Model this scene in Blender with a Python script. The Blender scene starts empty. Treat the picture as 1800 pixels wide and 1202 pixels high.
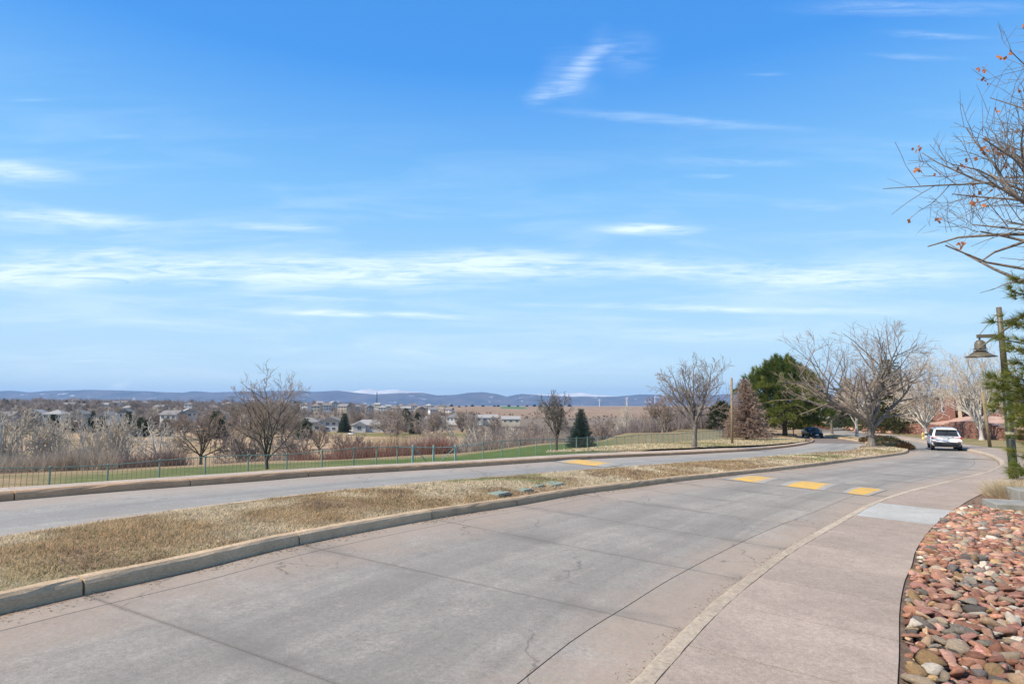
import bpy, bmesh, math, random
import numpy as np
from mathutils import Vector, Matrix
random.seed(7); RNG = np.random.default_rng(7)
scene = bpy.context.scene
COL = scene.collection
rad = math.radians
# ------------------------------------------------------------------ camera, sky, sun, exposure
EYE = 1.95; F = 1050.0; PITCH = math.atan(104/1050)
cd = bpy.data.cameras.new('camera'); cam = bpy.data.objects.new('camera', cd); COL.objects.link(cam)
cd.sensor_width = 36; cd.lens = 21.0; cd.clip_start = .05; cd.clip_end = 60000
cam.location = (0, 0, EYE); cam.rotation_euler = (math.pi/2 + PITCH, 0, 0)
scene.camera = cam
SUN_AZ, SUN_EL = rad(112), rad(47)
HAZE = 8e-5            # azimuth measured to the left of the view direction (+Y)
sv = Vector((-math.sin(SUN_AZ)*math.cos(SUN_EL), math.cos(SUN_AZ)*math.cos(SUN_EL), math.sin(SUN_EL)))
sl = bpy.data.lights.new('sun', 'SUN'); sl.energy = 5.0; sl.angle = rad(.55); sl.color = (1, .90, .77)
so = bpy.data.objects.new('sun', sl); COL.objects.link(so); so.rotation_euler = sv.to_track_quat('Z', 'Y').to_euler()
scene.view_settings.view_transform = 'Standard'; scene.view_settings.look = 'None'
scene.view_settings.exposure = 0.42; scene.view_settings.gamma = 1; scene.view_settings.use_curve_mapping = False
cy = scene.cycles
cy.max_bounces = 4; cy.diffuse_bounces = 2; cy.glossy_bounces = 2; cy.transparent_max_bounces = 6; cy.volume_bounces = 0
cy.volume_step_rate = 5

class N:
    """small node tree helper"""
    def __init__(s, nt): s.nt = nt; s.n = nt.nodes; s.l = nt.links
    def node(s, t, **kw):
        x = s.n.new(t)
        for k, v in kw.items(): setattr(x, k, v)
        return x
    def put(s, sock, v):
        if isinstance(v, bpy.types.NodeSocket): s.l.new(v, sock)
        elif v is not None:
            if hasattr(sock.default_value, '__len__') and isinstance(v, (tuple, list)) and len(v) == 3 and len(sock.default_value) == 4: v = (*v, 1)
            sock.default_value = v
    def math(s, op, a, b=None, c=None, clamp=False):
        x = s.node('ShaderNodeMath', operation=op, use_clamp=clamp); s.put(x.inputs[0], a)
        if b is not None: s.put(x.inputs[1], b)
        if c is not None: s.put(x.inputs[2], c)
        return x.outputs[0]
    def mapr(s, v, a, b, c=0., d=1., smooth=True):
        x = s.node('ShaderNodeMapRange'); x.interpolation_type = 'SMOOTHSTEP' if smooth else 'LINEAR'
        for i, q in enumerate((v, a, b, c, d)): s.put(x.inputs[i], q)
        return x.outputs[0]
    def mix(s, f, a, b, mode='MIX'):
        x = s.node('ShaderNodeMix', data_type='RGBA', blend_type=mode)
        s.put(x.inputs[0], f); s.put(x.inputs[6], a); s.put(x.inputs[7], b); return x.outputs[2]
    def ramp(s, f, stops, interp='LINEAR'):
        x = s.node('ShaderNodeValToRGB'); e = x.color_ramp.elements; x.color_ramp.interpolation = interp
        while len(e) < len(stops): e.new(.5)
        for q, (p, c) in zip(e, stops): q.position = p; q.color = (*c, 1)
        s.put(x.inputs[0], f); return x.outputs[0]
    def coords(s, kind='Object'): return s.node('ShaderNodeTexCoord').outputs[kind]
    def mapping(s, v, loc=(0,0,0), rot=(0,0,0), sc=(1,1,1)):
        x = s.node('ShaderNodeMapping'); s.put(x.inputs[0], v); x.inputs[1].default_value = loc
        x.inputs[2].default_value = rot; x.inputs[3].default_value = sc; return x.outputs[0]
    def noise(s, v, scale, detail=3, rough=.55, dist=0.):
        x = s.node('ShaderNodeTexNoise'); s.put(x.inputs['Vector'], v); x.inputs['Scale'].default_value = scale
        x.inputs['Detail'].default_value = detail; x.inputs['Roughness'].default_value = rough; x.inputs['Distortion'].default_value = dist
        return x.outputs['Fac']
    def voronoi(s, v, scale, feature='F1', out='Distance'):
        x = s.node('ShaderNodeTexVoronoi', feature=feature); s.put(x.inputs['Vector'], v); x.inputs['Scale'].default_value = scale
        return x.outputs[out]
    def attr(s, name, out='Color'): return s.node('ShaderNodeAttribute', attribute_name=name).outputs[out]

# world: Nishita daylight with thin cirrus
world = bpy.data.worlds.new('World'); scene.world = world; world.use_nodes = True
w = N(world.node_tree); w.n.clear()
sky = w.node('ShaderNodeTexSky'); sky.sky_type = 'NISHITA'; sky.sun_disc = False
sky.sun_elevation = SUN_EL; sky.sun_rotation = -SUN_AZ; sky.altitude = 1700
sky.air_density = 1.0; sky.dust_density = .35; sky.ozone_density = 1.6
tc = w.coords('Generated'); sep = w.node('ShaderNodeSeparateXYZ'); w.put(sep.inputs[0], tc)
yy = w.math('MAXIMUM', w.math('ABSOLUTE', sep.outputs[1]), .12); az = w.math('DIVIDE', sep.outputs[0], yy); el = w.math('DIVIDE', sep.outputs[2], yy); elev = w.math('ARCSINE', sep.outputs[2])
comb = w.node('ShaderNodeCombineXYZ'); w.put(comb.inputs[0], az); w.put(comb.inputs[1], el); ae = comb.outputs[0]
def aim(px, py):
    x, v = (px-900)/F, (601-py)/F
    d = Vector((x, math.cos(PITCH)-v*math.sin(PITCH), math.sin(PITCH)+v*math.cos(PITCH))).normalized()
    return d.x/d.y, d.z/d.y
warp = w.noise(w.mapping(ae, sc=(3, 14, 1)), 1.0, 4, .6)
wv = w.node('ShaderNodeCombineXYZ'); w.put(wv.inputs[0], w.math('MULTIPLY_ADD', warp, .12, -.06)); w.put(wv.inputs[1], w.math('MULTIPLY_ADD', warp, .022, -.011))
aw = w.node('ShaderNodeVectorMath', operation='ADD'); w.put(aw.inputs[0], ae); w.put(aw.inputs[1], wv.outputs[0]); aw = aw.outputs[0]
# (px, py, half width, half height, tilt degrees, strength)
STREAKS = [(60,484,380,30,0,.95),(30,300,110,22,-8,.6),(120,384,170,17,-3,.75),(200,448,240,18,-2,.5),(330,470,460,34,-1,.75),(650,478,400,36,0,.85),
 (850,455,200,26,0,.7),(1140,403,105,13,0,.95),(480,400,120,9,-3,.5),(560,522,130,6,-3,.6),(640,552,240,7,-2,.9),(1240,542,360,8,-1,.6),
 (1460,486,330,34,0,.85),(1080,470,300,30,0,.6),(760,620,500,14,-1,.25),(150,560,260,12,-1,.25),(1170,590,300,20,-2,.38),(1035,112,30,80,-27,.42),(968,164,60,20,18,.42),(1010,130,70,60,-30,.14),(1110,95,60,50,-10,.16),(1180,212,240,12,-5,.28),
 (1300,285,130,8,-3,.3),(1430,362,90,9,-2,.28),(1600,15,240,20,0,.25),(1640,62,110,8,-3,.25),(1620,100,100,7,-3,.2),(1260,308,60,6,0,.25),
 (217,677,28,9,22,.75),(190,628,170,16,0,.28),(1100,470,260,16,-1,.3),(220,240,60,6,0,.12),(1335,133,40,5,0,.16),(60,176,40,4,0,.15),(900,640,700,14,0,.16)]
acc = None
for px, py, hw, hh, tilt, st in STREAKS:
    a0, e0 = aim(px, py); c = 1.
    th = rad(tilt)
    x = w.node('ShaderNodeMapping', vector_type='TEXTURE'); w.put(x.inputs[0], aw)
    x.inputs[1].default_value = (a0, e0, 0); x.inputs[2].default_value = (0, 0, th); x.inputs[3].default_value = (hw/F*c, hh/F, 1)
    ln = w.node('ShaderNodeVectorMath', operation='LENGTH'); w.put(ln.inputs[0], x.outputs[0])
    g = w.mapr(ln.outputs['Value'], 1.25, .0, 0., st)
    acc = g if acc is None else w.math('ADD', acc, w.math('MULTIPLY', g, w.math('SUBTRACT', 1., acc)))
fib = w.noise(w.mapping(ae, rot=(0, 0, rad(3)), sc=(9, 85, 1)), 1.0, 8, .68, .9)
fib2 = w.noise(w.mapping(ae, rot=(0, 0, rad(-3)), sc=(2.6, 20, 1)), 1.0, 6, .62, .6)
acc = w.math('MULTIPLY', acc, w.mapr(w.math('ADD', w.math('MULTIPLY', fib, .7), w.math('MULTIPLY', fib2, .3)), .34, .62, .1, 1.15))
veil = w.math('MULTIPLY', w.mapr(fib2, .42, .72, 0., .38), w.mapr(elev, .5, .12, 0., 1.))
high = w.math('MULTIPLY', w.mapr(w.noise(w.mapping(tc, sc=(2,5,3)), 1.2, 6, .6, .4), .38, .7, .0, .6), w.mapr(elev, .62, .95, 0., 1.)); veil = w.math('ADD', veil, high)  # high: unseen cirrus veil above the view, added to whiten the blue sky fill
acc = w.math('ADD', acc, veil, clamp=True)
grad = w.ramp(w.mapr(elev, 0., 1.25, 0., 1., False), [(0, (.58,.80,.94)),(.07,(.50,.76,.97)),(.15,(.38,.69,.98)),(.27,(.21,.54,.96)),(.42,(.06,.325,.88)),(1,(.05,.17,.5))])
gsc = w.node('ShaderNodeVectorMath', operation='SCALE'); w.put(gsc.inputs[0], grad); gsc.inputs['Scale'].default_value = 8.3
tint = w.mix(.88, sky.outputs[0], gsc.outputs[0])
skyc = w.mix(w.math('MULTIPLY', acc, .8), tint, (7.6, 8.7, 9.5, 1))
bg = w.node('ShaderNodeBackground'); w.put(bg.inputs[0], skyc); bg.inputs[1].default_value = .1
ow = w.node('ShaderNodeOutputWorld'); w.l.new(bg.outputs[0], ow.inputs[0])

# ------------------------------------------------------------------ image <-> ground
AK = [(-60,-1.05),(0,0),(20,.35),(40,.72),(55,1.28),(80,2.24),(100,2.75),(140,3.2),(200,3.45),(400,4.0),(40000,6)]
def smooth_tab(tab):
    xs = np.concatenate([np.linspace(-60, 0, 31), np.linspace(1, 260, 260), [400, 1000, 40000]]); ys = np.interp(xs, *zip(*tab))
    k = np.hanning(15); k /= k.sum(); y2 = ys.copy(); m = (xs > 10) & (xs < 240); y2[m] = np.convolve(ys, k, 'same')[m]; return xs, y2
AX, AY = smooth_tab(AK)
def Rz(X, Y): return -(np.interp(Y, AX, AY) + .65*np.tanh(np.asarray(X)/11.0))
def ray(px, py):
    x, v = (px-900)/F, (601-py)/F
    c = math.cos(PITCH)-v*math.sin(PITCH)
    return x/c, (math.sin(PITCH)+v*math.cos(PITCH))/c
def P(px, py, up=0.):
    """the point of the road surface seen at a photo position"""
    rx, rz = ray(px, py); Y = np.geomspace(1.5, 320, 1400)
    d = EYE + rz*Y - (Rz(rx*Y, Y)+up); i = int(np.argmax(d < 0))
    if i == 0: i = len(Y)-1
    t = d[i-1]/(d[i-1]-d[i]) if d[i-1] != d[i] else 0
    y = Y[i-1]+t*(Y[i]-Y[i-1]); return np.array([rx*y, y])
def D(px, py, Y):
    rx, rz = ray(px, py); return Vector((rx*Y, Y, EYE+rz*Y))
def cmr(pts, n=8):
    """Catmull-Rom through 2D points"""
    p = np.array(pts); p = np.vstack([2*p[0]-p[1], p, 2*p[-1]-p[-2]]); out = []
    for i in range(1, len(p)-2):
        for t in np.linspace(0, 1, n, endpoint=False):
            out.append(.5*((2*p[i])+(-p[i-1]+p[i+1])*t+(2*p[i-1]-5*p[i]+4*p[i+1]-p[i+2])*t*t+(-p[i-1]+3*p[i]-3*p[i+1]+p[i+2])*t**3))
    out.append(p[-2]); return np.array(out)
class Curve:
    def __init__(s, px, up=0., ext=0., raw=False):
        pts = [np.array(q, float) for q in px] if raw else [P(a, b, up) for a, b in px]
        if ext:
            t = pts[0]-pts[1]; t /= np.linalg.norm(t); t2 = pts[1]-pts[2]; t2 /= np.linalg.norm(t2)
            for k in (1, 2): 
                t = t + .25*(t-t2); t /= np.linalg.norm(t)
                pts.insert(0, pts[0]+t*ext/2)
        s.p = cmr(pts); s.s = np.concatenate([[0], np.cumsum(np.linalg.norm(np.diff(s.p, axis=0), axis=1))]); s.L = s.s[-1]
    def at(s, u): u = np.asarray(u); return np.stack([np.interp(u, s.s, s.p[:, 0]), np.interp(u, s.s, s.p[:, 1])], -1)
    def tan(s, u):
        d = s.at(np.minimum(u+.3, s.L))-s.at(np.maximum(u-.3, 0)); return d/np.linalg.norm(d, axis=-1, keepdims=True)
    def nor(s, u): t = s.tan(u); return np.stack([t[..., 1], -t[..., 0]], -1)     # to the right of travel
    def off(s, d, n=160):
        u = np.linspace(0, s.L, n); c = Curve.__new__(Curve); c.p = s.at(u)+s.nor(u)*d
        c.s = np.concatenate([[0], np.cumsum(np.linalg.norm(np.diff(c.p, axis=0), axis=1))]); c.L = c.s[-1]; return c
    def cross(s, o, u, maxd=14):
        """where the perpendicular at u meets curve o"""
        a = s.at(u); n = s.nor(u); q = o.p-a; side = q[:, 0]*n[1]-q[:, 1]*n[0]; al = q@n; best = None
        for i in np.nonzero(side[:-1]*side[1:] <= 0)[0]:
            t = side[i]/(side[i]-side[i+1]+1e-12); d = al[i]+t*(al[i+1]-al[i])
            if 0.1 < d < maxd and (best is None or d < best): best = d
        return best
LK = Curve([(0,1079),(148,1045),(320,1007),(527,957),(760,912),(910,888),(1019,868.5),(1108,857),(1200,845),(1300,834),(1400,823),(1500,810),(1560,802.5),(1590,798)], ext=9)
LK2 = Curve([(1590,798),(1597,794),(1592,788),(1560,779),(1530,773.5),(1500,769),(1470,765),(1440,761)])
MF = Curve([(0,937),(300,893),(600,858),(900,833),(1200,811),(1400,797),(1480,792),(1505,788.5)], up=.17, ext=12)
FK = Curve([(0,881),(200,864),(450,845.5),(567,836),(800,822),(1012,808),(1130,802),(1255,796),(1338,791),(1400,784),(1428,778.5)], ext=12)
SB = Curve([(0,857),(200,844),(450,828),(600,819),(800,809.5),(1012,797.5),(1130,793),(1255,788),(1338,784.5),(1400,779),(1422,776)], up=.15, ext=12)
RK = Curve([(1152,1200),(1270,1069.5),(1328,1020),(1405,962.5),(1503,905),(1545,883),(1600,864),(1660,849),(1700,839),(1746,827),(1766,814),(1757,804),(1736,796),(1693,787),(1650,780),(1600,771.5),(1560,765),(1520,759.5),(1490,754.5)], up=.13, ext=14)
RS = Curve([(1577,1202),(1580,1141),(1581,1069),(1590,1020),(1602,994),(1612,962),(1640,925),(1680,893),(1720,870),(1765,851),(1800,838),(1850,815),(1800,797),(1740,786),(1690,779.5),(1640,773.5),(1600,767.5),(1560,762),(1520,757)], up=.13, ext=14)
GJ = Curve([(909,1202),(1023,1114),(1100,1066),(1188,1012),(1296,956),(1363,926),(1430,900),(1500,871),(1560,849)], ext=12)      # long joint beside the right gutter

# terrain beyond the roads: eye-relative heights in columns of bearing (x/y) and rows of distance
XC = [(px-900)/F for px in (-300,0,150,500,780,980,1100,1200,1300,1450,1600,1800)]
FAR = [(300,-15),(450,-18),(900,-17),(1400,-12.5),(2500,-24),(8000,-60)]
TC = [[(8.9,'R'),(10.8,-2.3),(18,-3.3),(26,-3.75),(36,-4.3),(45,-5.2),(60,-9),(100,-12.5),(200,-14),(300,-15),(450,-14),(700,-7),(1000,-2),(1500,1),(3000,-10),(8000,-60)],
 [(12.0,'R'),(14,-2.4),(19.5,-3.3),(26,-3.75),(36,-4.3),(45,-5.2),(60,-9),(100,-12.5),(200,-14),(300,-15),(450,-14),(700,-7),(1000,-2),(1500,1),(3000,-10),(8000,-60)],
 [(12.8,'R'),(15,-2.45),(20,-3.3),(27,-3.8),(38,-4.35),(47,-5.2),(62,-9),(100,-12.5),(200,-14),(300,-15),(450,-14),(700,-7),(1000,-2),(1500,0),(3000,-10),(8000,-60)],
 [(17.3,'R'),(19.5,-2.5),(24.5,-3.3),(32,-3.85),(50,-4.9),(60,-6),(75,-10),(110,-13),(200,-14),(300,-15),(450,-15),(700,-10),(1000,-7),(1500,-6),(3000,-14),(8000,-60)],
 [(22.5,'R'),(29.5,-3.4),(38,-3.9),(55,-4.75),(65,-6),(85,-11),(130,-13),(300,-15),(450,-16),(700,-13),(1000,-14),(1500,-13),(2500,-22),(8000,-60)],
 [(29,'R'),(36,-3.35),(46,-3.7),(60,-4.1),(70,-5.5),(90,-10),(130,-13)]+FAR,
 [(34,'R'),(42,-3.65),(60,-4.0),(75,-3.95),(85,-5),(110,-9),(150,-13)]+FAR,
 [(42,'R'),(53,-3.94),(75,-4.0),(97,-4.3),(110,-5),(140,-9),(200,-13)]+FAR,
 [(64,'R'),(75,-4.2),(100,-4.6),(130,-5.5),(200,-9),(300,-12),(450,-15),(900,-17),(1400,-13),(2500,-24),(8000,-60)],
 [(200,'R'),(300,-6.5),(500,-8),(1000,-10),(2500,-24),(8000,-60)]]
TC += [TC[-1], TC[-1]]
def Tz(X, Y):
    X = np.asarray(X, float); Y = np.asarray(Y, float); Yc = np.maximum(Y, 1.); xr = np.clip(X/Yc, XC[0], XC[-1]); r = Rz(X, Y); cols = []
    for c in TC:
        y0 = c[0][0]; ys = np.log([q[0] for q in c]); 
        zs = np.array([0.]+[q[1]+EYE for q in c[1:]]); v = np.interp(np.log(np.maximum(Yc, y0)), ys, zs)
        t = np.clip((np.log(Yc)-ys[0])/(ys[1]-ys[0]), 0, 1); z1 = zs[1]
        cols.append(np.where(Yc <= c[1][0], r*(1-t)+z1*t, v))
    cols = np.array(cols); i = np.clip(np.searchsorted(XC, xr)-1, 0, len(XC)-2)
    x0 = np.array(XC)[i]; x1 = np.array(XC)[i+1]; t = (xr-x0)/(x1-x0); t = t*t*(3-2*t)*.5+t*.5
    a = np.take_along_axis(cols, i[None], 0)[0]; b = np.take_along_axis(cols, (i+1)[None], 0)[0]; z = a*(1-t)+b*t
    n = np.sin(X*.031+1.3*np.sin(Y*.021))*np.sin(Y*.027+X*.011)*np.clip((Y-60)/400, 0, 1)*.9 + np.sin(X*.21+Y*.13)*.05*np.clip((Y-20)/20, 0, 1)
    return np.where(Y < 3, r, z+n)
def gz(x, y): return float(Tz(np.array([x]), np.array([y]))[0])
def G(px, Y):
    """terrain point at a photo column and distance"""
    x = (px-900)/F*Y*1.0; return Vector((x, Y, gz(x, Y)))

# ------------------------------------------------------------------ object helpers
def link(o, parent=None):
    COL.objects.link(o)
    if parent is not None: o.parent = parent
    return o
def tag(o, label=None, cat=None, group=None, kind=None):
    for k, v in (('label', label), ('category', cat), ('group', group), ('kind', kind)):
        if v: o[k] = v
    return o
def thing(name, label, cat, loc=(0,0,0), rz=0., group=None):
    o = bpy.data.objects.new(name, None); o.location = loc; o.rotation_euler = (0,0,rz); o.empty_display_size = .2
    link(o); return tag(o, label, cat, group)
def npmesh(name, v, f, mat, parent=None, col=None, smooth=False, fattr=None):
    """f: (n,k) int array, or list of such"""
    me = bpy.data.meshes.new(name); v = np.ascontiguousarray(v, np.float32); fs = f if isinstance(f, list) else [f]
    fs = [np.asarray(q, np.int32) for q in fs if len(q)]
    me.vertices.add(len(v)); me.vertices.foreach_set('co', v.ravel()); nl = sum(q.size for q in fs); me.loops.add(nl)
    me.loops.foreach_set('vertex_index', np.concatenate([q.ravel() for q in fs])); ls, st = [], 0
    for q in fs: ls.append(st+np.arange(len(q))*q.shape[1]); st += q.size
    ls = np.concatenate(ls); me.polygons.add(len(ls)); me.polygons.foreach_set('loop_start', ls.astype(np.int32))
    if col is not None:
        a = me.color_attributes.new('Col', 'FLOAT_COLOR', 'POINT'); c = np.ones((len(v), 4), np.float32); c[:, :3] = col; a.data.foreach_set('color', c.ravel())
    for k, arr in (fattr or {}).items():
        a = me.attributes.new(k, 'FLOAT', 'POINT'); a.data.foreach_set('value', np.asarray(arr, np.float32))
    me.update(calc_edges=True)
    me.polygons.foreach_set('use_smooth', np.full(len(me.polygons), smooth))
    me.materials.append(mat)
    return link(bpy.data.objects.new(name, me), parent)
class MB:
    """collects simple solids into one mesh"""
    def __init__(s): s.v = []; s.f = {}; s.n = 0
    def add(s, v, f):
        v = np.asarray(v, float); s.v.append(v)
        for q in f: s.f.setdefault(len(q), []).append([i+s.n for i in q])
        s.n += len(v); return s
    def box(s, c, size, rz=0., M=None):
        x, y, z = [q/2 for q in size]; v = np.array([(a*x, b*y, d*z) for d in (-1, 1) for a, b in ((-1,-1),(1,-1),(1,1),(-1,1))])
        cz, sz = math.cos(rz), math.sin(rz); v = np.c_[v[:,0]*cz-v[:,1]*sz, v[:,0]*sz+v[:,1]*cz, v[:,2]]+np.array(c)
        return s.add(v, [(3,2,1,0),(4,5,6,7),(0,1,5,4),(1,2,6,5),(2,3,7,6),(3,0,4,7)])
    def tube(s, pts, r, k=8, cap=True):
        pts = np.asarray(pts, float); r = np.broadcast_to(np.asarray(r, float), (len(pts),)); t = np.gradient(pts, axis=0); t /= np.linalg.norm(t, axis=1, keepdims=True)+1e-9
        up = np.array([0,0,1.]) if abs(t[0][2]) < .9 else np.array([1.,0,0]); a = np.cross(t, up); a /= np.linalg.norm(a, axis=1, keepdims=True)+1e-9; b = np.cross(t, a)
        an = np.arange(k)*2*math.pi/k; v = (pts[:,None]+r[:,None,None]*(np.cos(an)[None,:,None]*a[:,None]+np.sin(an)[None,:,None]*b[:,None])).reshape(-1, 3)
        f = [(i*k+j, i*k+(j+1)%k, (i+1)*k+(j+1)%k, (i+1)*k+j) for i in range(len(pts)-1) for j in range(k)]
        if cap: f += [tuple(range(k))[::-1], tuple((len(pts)-1)*k+j for j in range(k))]
        return s.add(v, f)
    def lathe(s, prof, c=(0,0,0), k=16):
        an = np.arange(k)*2*math.pi/k; v = [(c[0]+r*math.cos(q), c[1]+r*math.sin(q), c[2]+z) for r, z in prof for q in an]
        f = [(i*k+j, i*k+(j+1)%k, (i+1)*k+(j+1)%k, (i+1)*k+j) for i in range(len(prof)-1) for j in range(k)]
        return s.add(v, f+[tuple(range(k))[::-1], tuple((len(prof)-1)*k+j for j in range(k))])
    def build(s, name, mat, parent=None, smooth=False, bevel=0., col=None):
        o = npmesh(name, np.vstack(s.v), [np.array(q) for q in s.f.values()], mat, parent, smooth=smooth, col=col)
        if bevel:
            m = o.modifiers.new('b', 'BEVEL'); m.width = bevel; m.segments = 2; m.limit_method = 'ANGLE'
        return o
def mat(name, stops, scale=3., rough=.8, bump=0., bscale=40., attr=None, spec=.3, metal=0., detail=4, rnd=0., sc=(1,1,1), big=0., coat=0.):
    m = bpy.data.materials.new(name); m.use_nodes = True; n = N(m.node_tree); b = n.n['Principled BSDF']
    co = n.mapping(n.coords(), sc=sc)
    f = n.noise(co, scale, detail, .6)
    c = n.ramp(f, [(.28+.44*i/max(1, len(stops)-1), s_) for i, s_ in enumerate(stops)]) if len(stops) > 1 else None
    if c is None: c = n.mix(0., stops[0], stops[0])
    if attr: c = n.mix(1., n.attr(attr), c, 'MULTIPLY')
    if big: c = n.mix(1., c, n.ramp(n.noise(co, big, 2), [(.35, (.78,.78,.78)), (.65, (1.15,1.15,1.15))]), 'MULTIPLY')
    if rnd:
        oi = n.node('ShaderNodeObjectInfo').outputs['Random']; c = n.mix(1., c, n.ramp(oi, [(0, (1-rnd,)*3), (1, (1+rnd,)*3)]), 'MULTIPLY')
    n.put(b.inputs['Base Color'], c); b.inputs['Roughness'].default_value = rough; b.inputs['Specular IOR Level'].default_value = spec; b.inputs['Metallic'].default_value = metal
    b.inputs['Coat Weight'].default_value = coat
    if bump:
        bp = n.node('ShaderNodeBump'); bp.inputs['Strength'].default_value = bump; bp.inputs['Distance'].default_value = .02
        n.put(bp.inputs['Height'], n.noise(co, bscale, 4, .65)); n.put(b.inputs['Normal'], bp.outputs[0])
    return m

# ------------------------------------------------------------------ materials
def concrete(name, base, dust=(.36,.27,.20), wear=True, joint=False):
    m = bpy.data.materials.new(name); m.use_nodes = True; n = N(m.node_tree); b = n.n['Principled BSDF']; co = n.coords()
    big = n.noise(co, .55, 4, .6, .4); mid = n.noise(co, 4., 5, .65); fine = n.noise(co, 90., 3, .7); sp = n.voronoi(co, 55.)
    g = lambda k: tuple(q*k for q in base)
    c = n.ramp(big, [(.3, g(.86)), (.55, g(1.)), (.72, g(1.12))])
    c = n.mix(1., c, n.ramp(mid, [(.3, (.9,.9,.9)), (.7, (1.09,1.09,1.08))]), 'MULTIPLY')
    g2 = n.noise(co, 22., 5, .75); c = n.mix(1., c, n.ramp(fine, [(.28, (.72,.72,.72)), (.72, (1.26,1.26,1.26))]), 'MULTIPLY'); c = n.mix(1., c, n.ramp(g2, [(.32, (.8,.8,.79)), (.68, (1.18,1.18,1.18))]), 'MULTIPLY')
    c = n.mix(n.mapr(sp, .22, .05), c, n.mix(1., c, (.72,.7,.68), 'MULTIPLY'))
    if wear:
        dl, dr = n.attr('dl', 'Fac'), n.attr('dr', 'Fac')
        wob = n.math('MULTIPLY_ADD', big, 1.6, -.8); w2 = n.math('MULTIPLY_ADD', n.noise(co, 2.2, 5, .7), 1.0, -.5)
        ww = n.math('ADD', wob, w2); st = n.node('ShaderNodeCombineXYZ'); n.put(st.inputs[0], n.math('MULTIPLY', dl, 5.)); n.put(st.inputs[1], n.math('MULTIPLY', dr, .0)); sx = n.node('ShaderNodeVectorMath', operation='MULTIPLY_ADD'); n.put(sx.inputs[0], co); sx.inputs[1].default_value = (.12,.12,0); n.put(sx.inputs[2], st.outputs[0]); stk = n.noise(sx.outputs[0], 1., 4, .6)
        c = n.mix(1., c, n.ramp(stk, [(.3, (.87,.87,.88)), (.7, (1.1,1.1,1.09))]), 'MULTIPLY')
        ml = n.mapr(n.math('ADD', dl, ww), 1.55, .45); mr = n.mapr(n.math('ADD', dr, ww), 1.25, .3)
        gr = n.mapr(n.noise(co, 28., 3, .7), .3, .62, .35, 1.)
        c = n.mix(n.math('MULTIPLY', n.math('MAXIMUM', n.math('MULTIPLY', ml, .68), n.math('MULTIPLY', mr, .68)), gr), c, dust)
        # tyre tracks and old stains run along the lane
        t1 = n.mapr(n.math('ABSOLUTE', n.math('SUBTRACT', n.math('ADD', dl, n.math('MULTIPLY', w2, .6)), 2.1)), .55, .1)
        t2 = n.mapr(n.math('ABSOLUTE', n.math('SUBTRACT', n.math('ADD', dr, n.math('MULTIPLY', w2, .6)), 1.55)), .5, .05)
        c = n.mix(n.math('MULTIPLY', n.math('MAXIMUM', t1, t2), n.mapr(mid, .3, .7, .12, .55)), c, g(.62))
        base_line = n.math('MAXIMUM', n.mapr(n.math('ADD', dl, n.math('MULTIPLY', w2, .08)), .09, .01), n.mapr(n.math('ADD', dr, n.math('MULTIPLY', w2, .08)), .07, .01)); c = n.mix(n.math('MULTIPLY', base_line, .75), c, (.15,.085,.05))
        jm = n.math('MULTIPLY', n.mapr(n.math('ADD', n.attr('ju', 'Fac'), n.math('MULTIPLY', w2, .3)), .42, .0), n.mapr(n.noise(co, .8, 3), .42, .62)); c = n.mix(n.math('MULTIPLY', jm, .5), c, g(.5)); c = n.mix(n.mapr(n.attr('ju', 'Fac'), .035, .012, 0., .36), c, g(.5))
        pt = n.math('MULTIPLY', n.mapr(n.noise(co, 1.1, 6, .8), .56, .64), n.mapr(g2, .5, .58)); c = n.mix(n.math('MULTIPLY', pt, .45), c, (.42,.34,.28))
        # hairline cracks
        wn = n.node('ShaderNodeTexNoise'); n.put(wn.inputs['Vector'], co); wn.inputs['Scale'].default_value = 3.; wn.inputs['Detail'].default_value = 4
        vm = n.node('ShaderNodeVectorMath', operation='MULTIPLY_ADD'); n.put(vm.inputs[0], wn.outputs['Color']); vm.inputs[1].default_value = (.3,.3,.3); n.put(vm.inputs[2], n.mapping(co, rot=(0,0,.5), sc=(.55,.16,1)))
        cr = n.voronoi(vm.outputs[0], 1.3, 'DISTANCE_TO_EDGE')
        cm = n.math('MULTIPLY', n.mapr(cr, .012, .002), n.mapr(n.noise(co, .35, 2), .5, .6))
        c = n.mix(n.math('MULTIPLY', cm, .75), c, g(.42))
    oi = n.node('ShaderNodeObjectInfo').outputs['Random']; c = n.mix(1., c, n.ramp(oi, [(0, (.94,.94,.945)), (1, (1.05,1.045,1.04))]), 'MULTIPLY')
    n.put(b.inputs['Base Color'], c); b.inputs['Roughness'].default_value = .88; b.inputs['Specular IOR Level'].default_value = .25
    bp = n.node('ShaderNodeBump'); bp.inputs['Strength'].default_value = .35; bp.inputs['Distance'].default_value = .006
    n.put(bp.inputs['Height'], n.math('ADD', fine, n.math('MULTIPLY', mid, .8))); n.put(b.inputs['Normal'], bp.outputs[0]); return m
M_road = concrete('road_concrete', (.285,.26,.225)); M_farroad = concrete('far_road_concrete', (.315,.30,.27), (.38,.30,.23))
M_walk = concrete('sidewalk_concrete', (.35,.28,.225), wear=False); M_walk_l = concrete('far_sidewalk_concrete', (.42,.345,.275), wear=False)
M_ramp = concrete('ramp_concrete', (.41,.40,.37), wear=False)
M_joint = mat('joint_dirt', [(.13,.10,.08),(.24,.19,.15)], 8, .95)
M_bark = mat('bark_grey', [(.10,.085,.07),(.26,.225,.19)], 9, .95, .6, 30, sc=(1,1,.3), rnd=.12)
M_barkd = mat('bark_dark', [(.06,.048,.04),(.16,.13,.105)], 9, .95, .6, 30, sc=(1,1,.3), rnd=.1)
M_barkw = mat('bark_pale', [(.38,.35,.31),(.62,.58,.52)], 7, .9, .4, 20, sc=(1,1,.4), rnd=.1)
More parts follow.
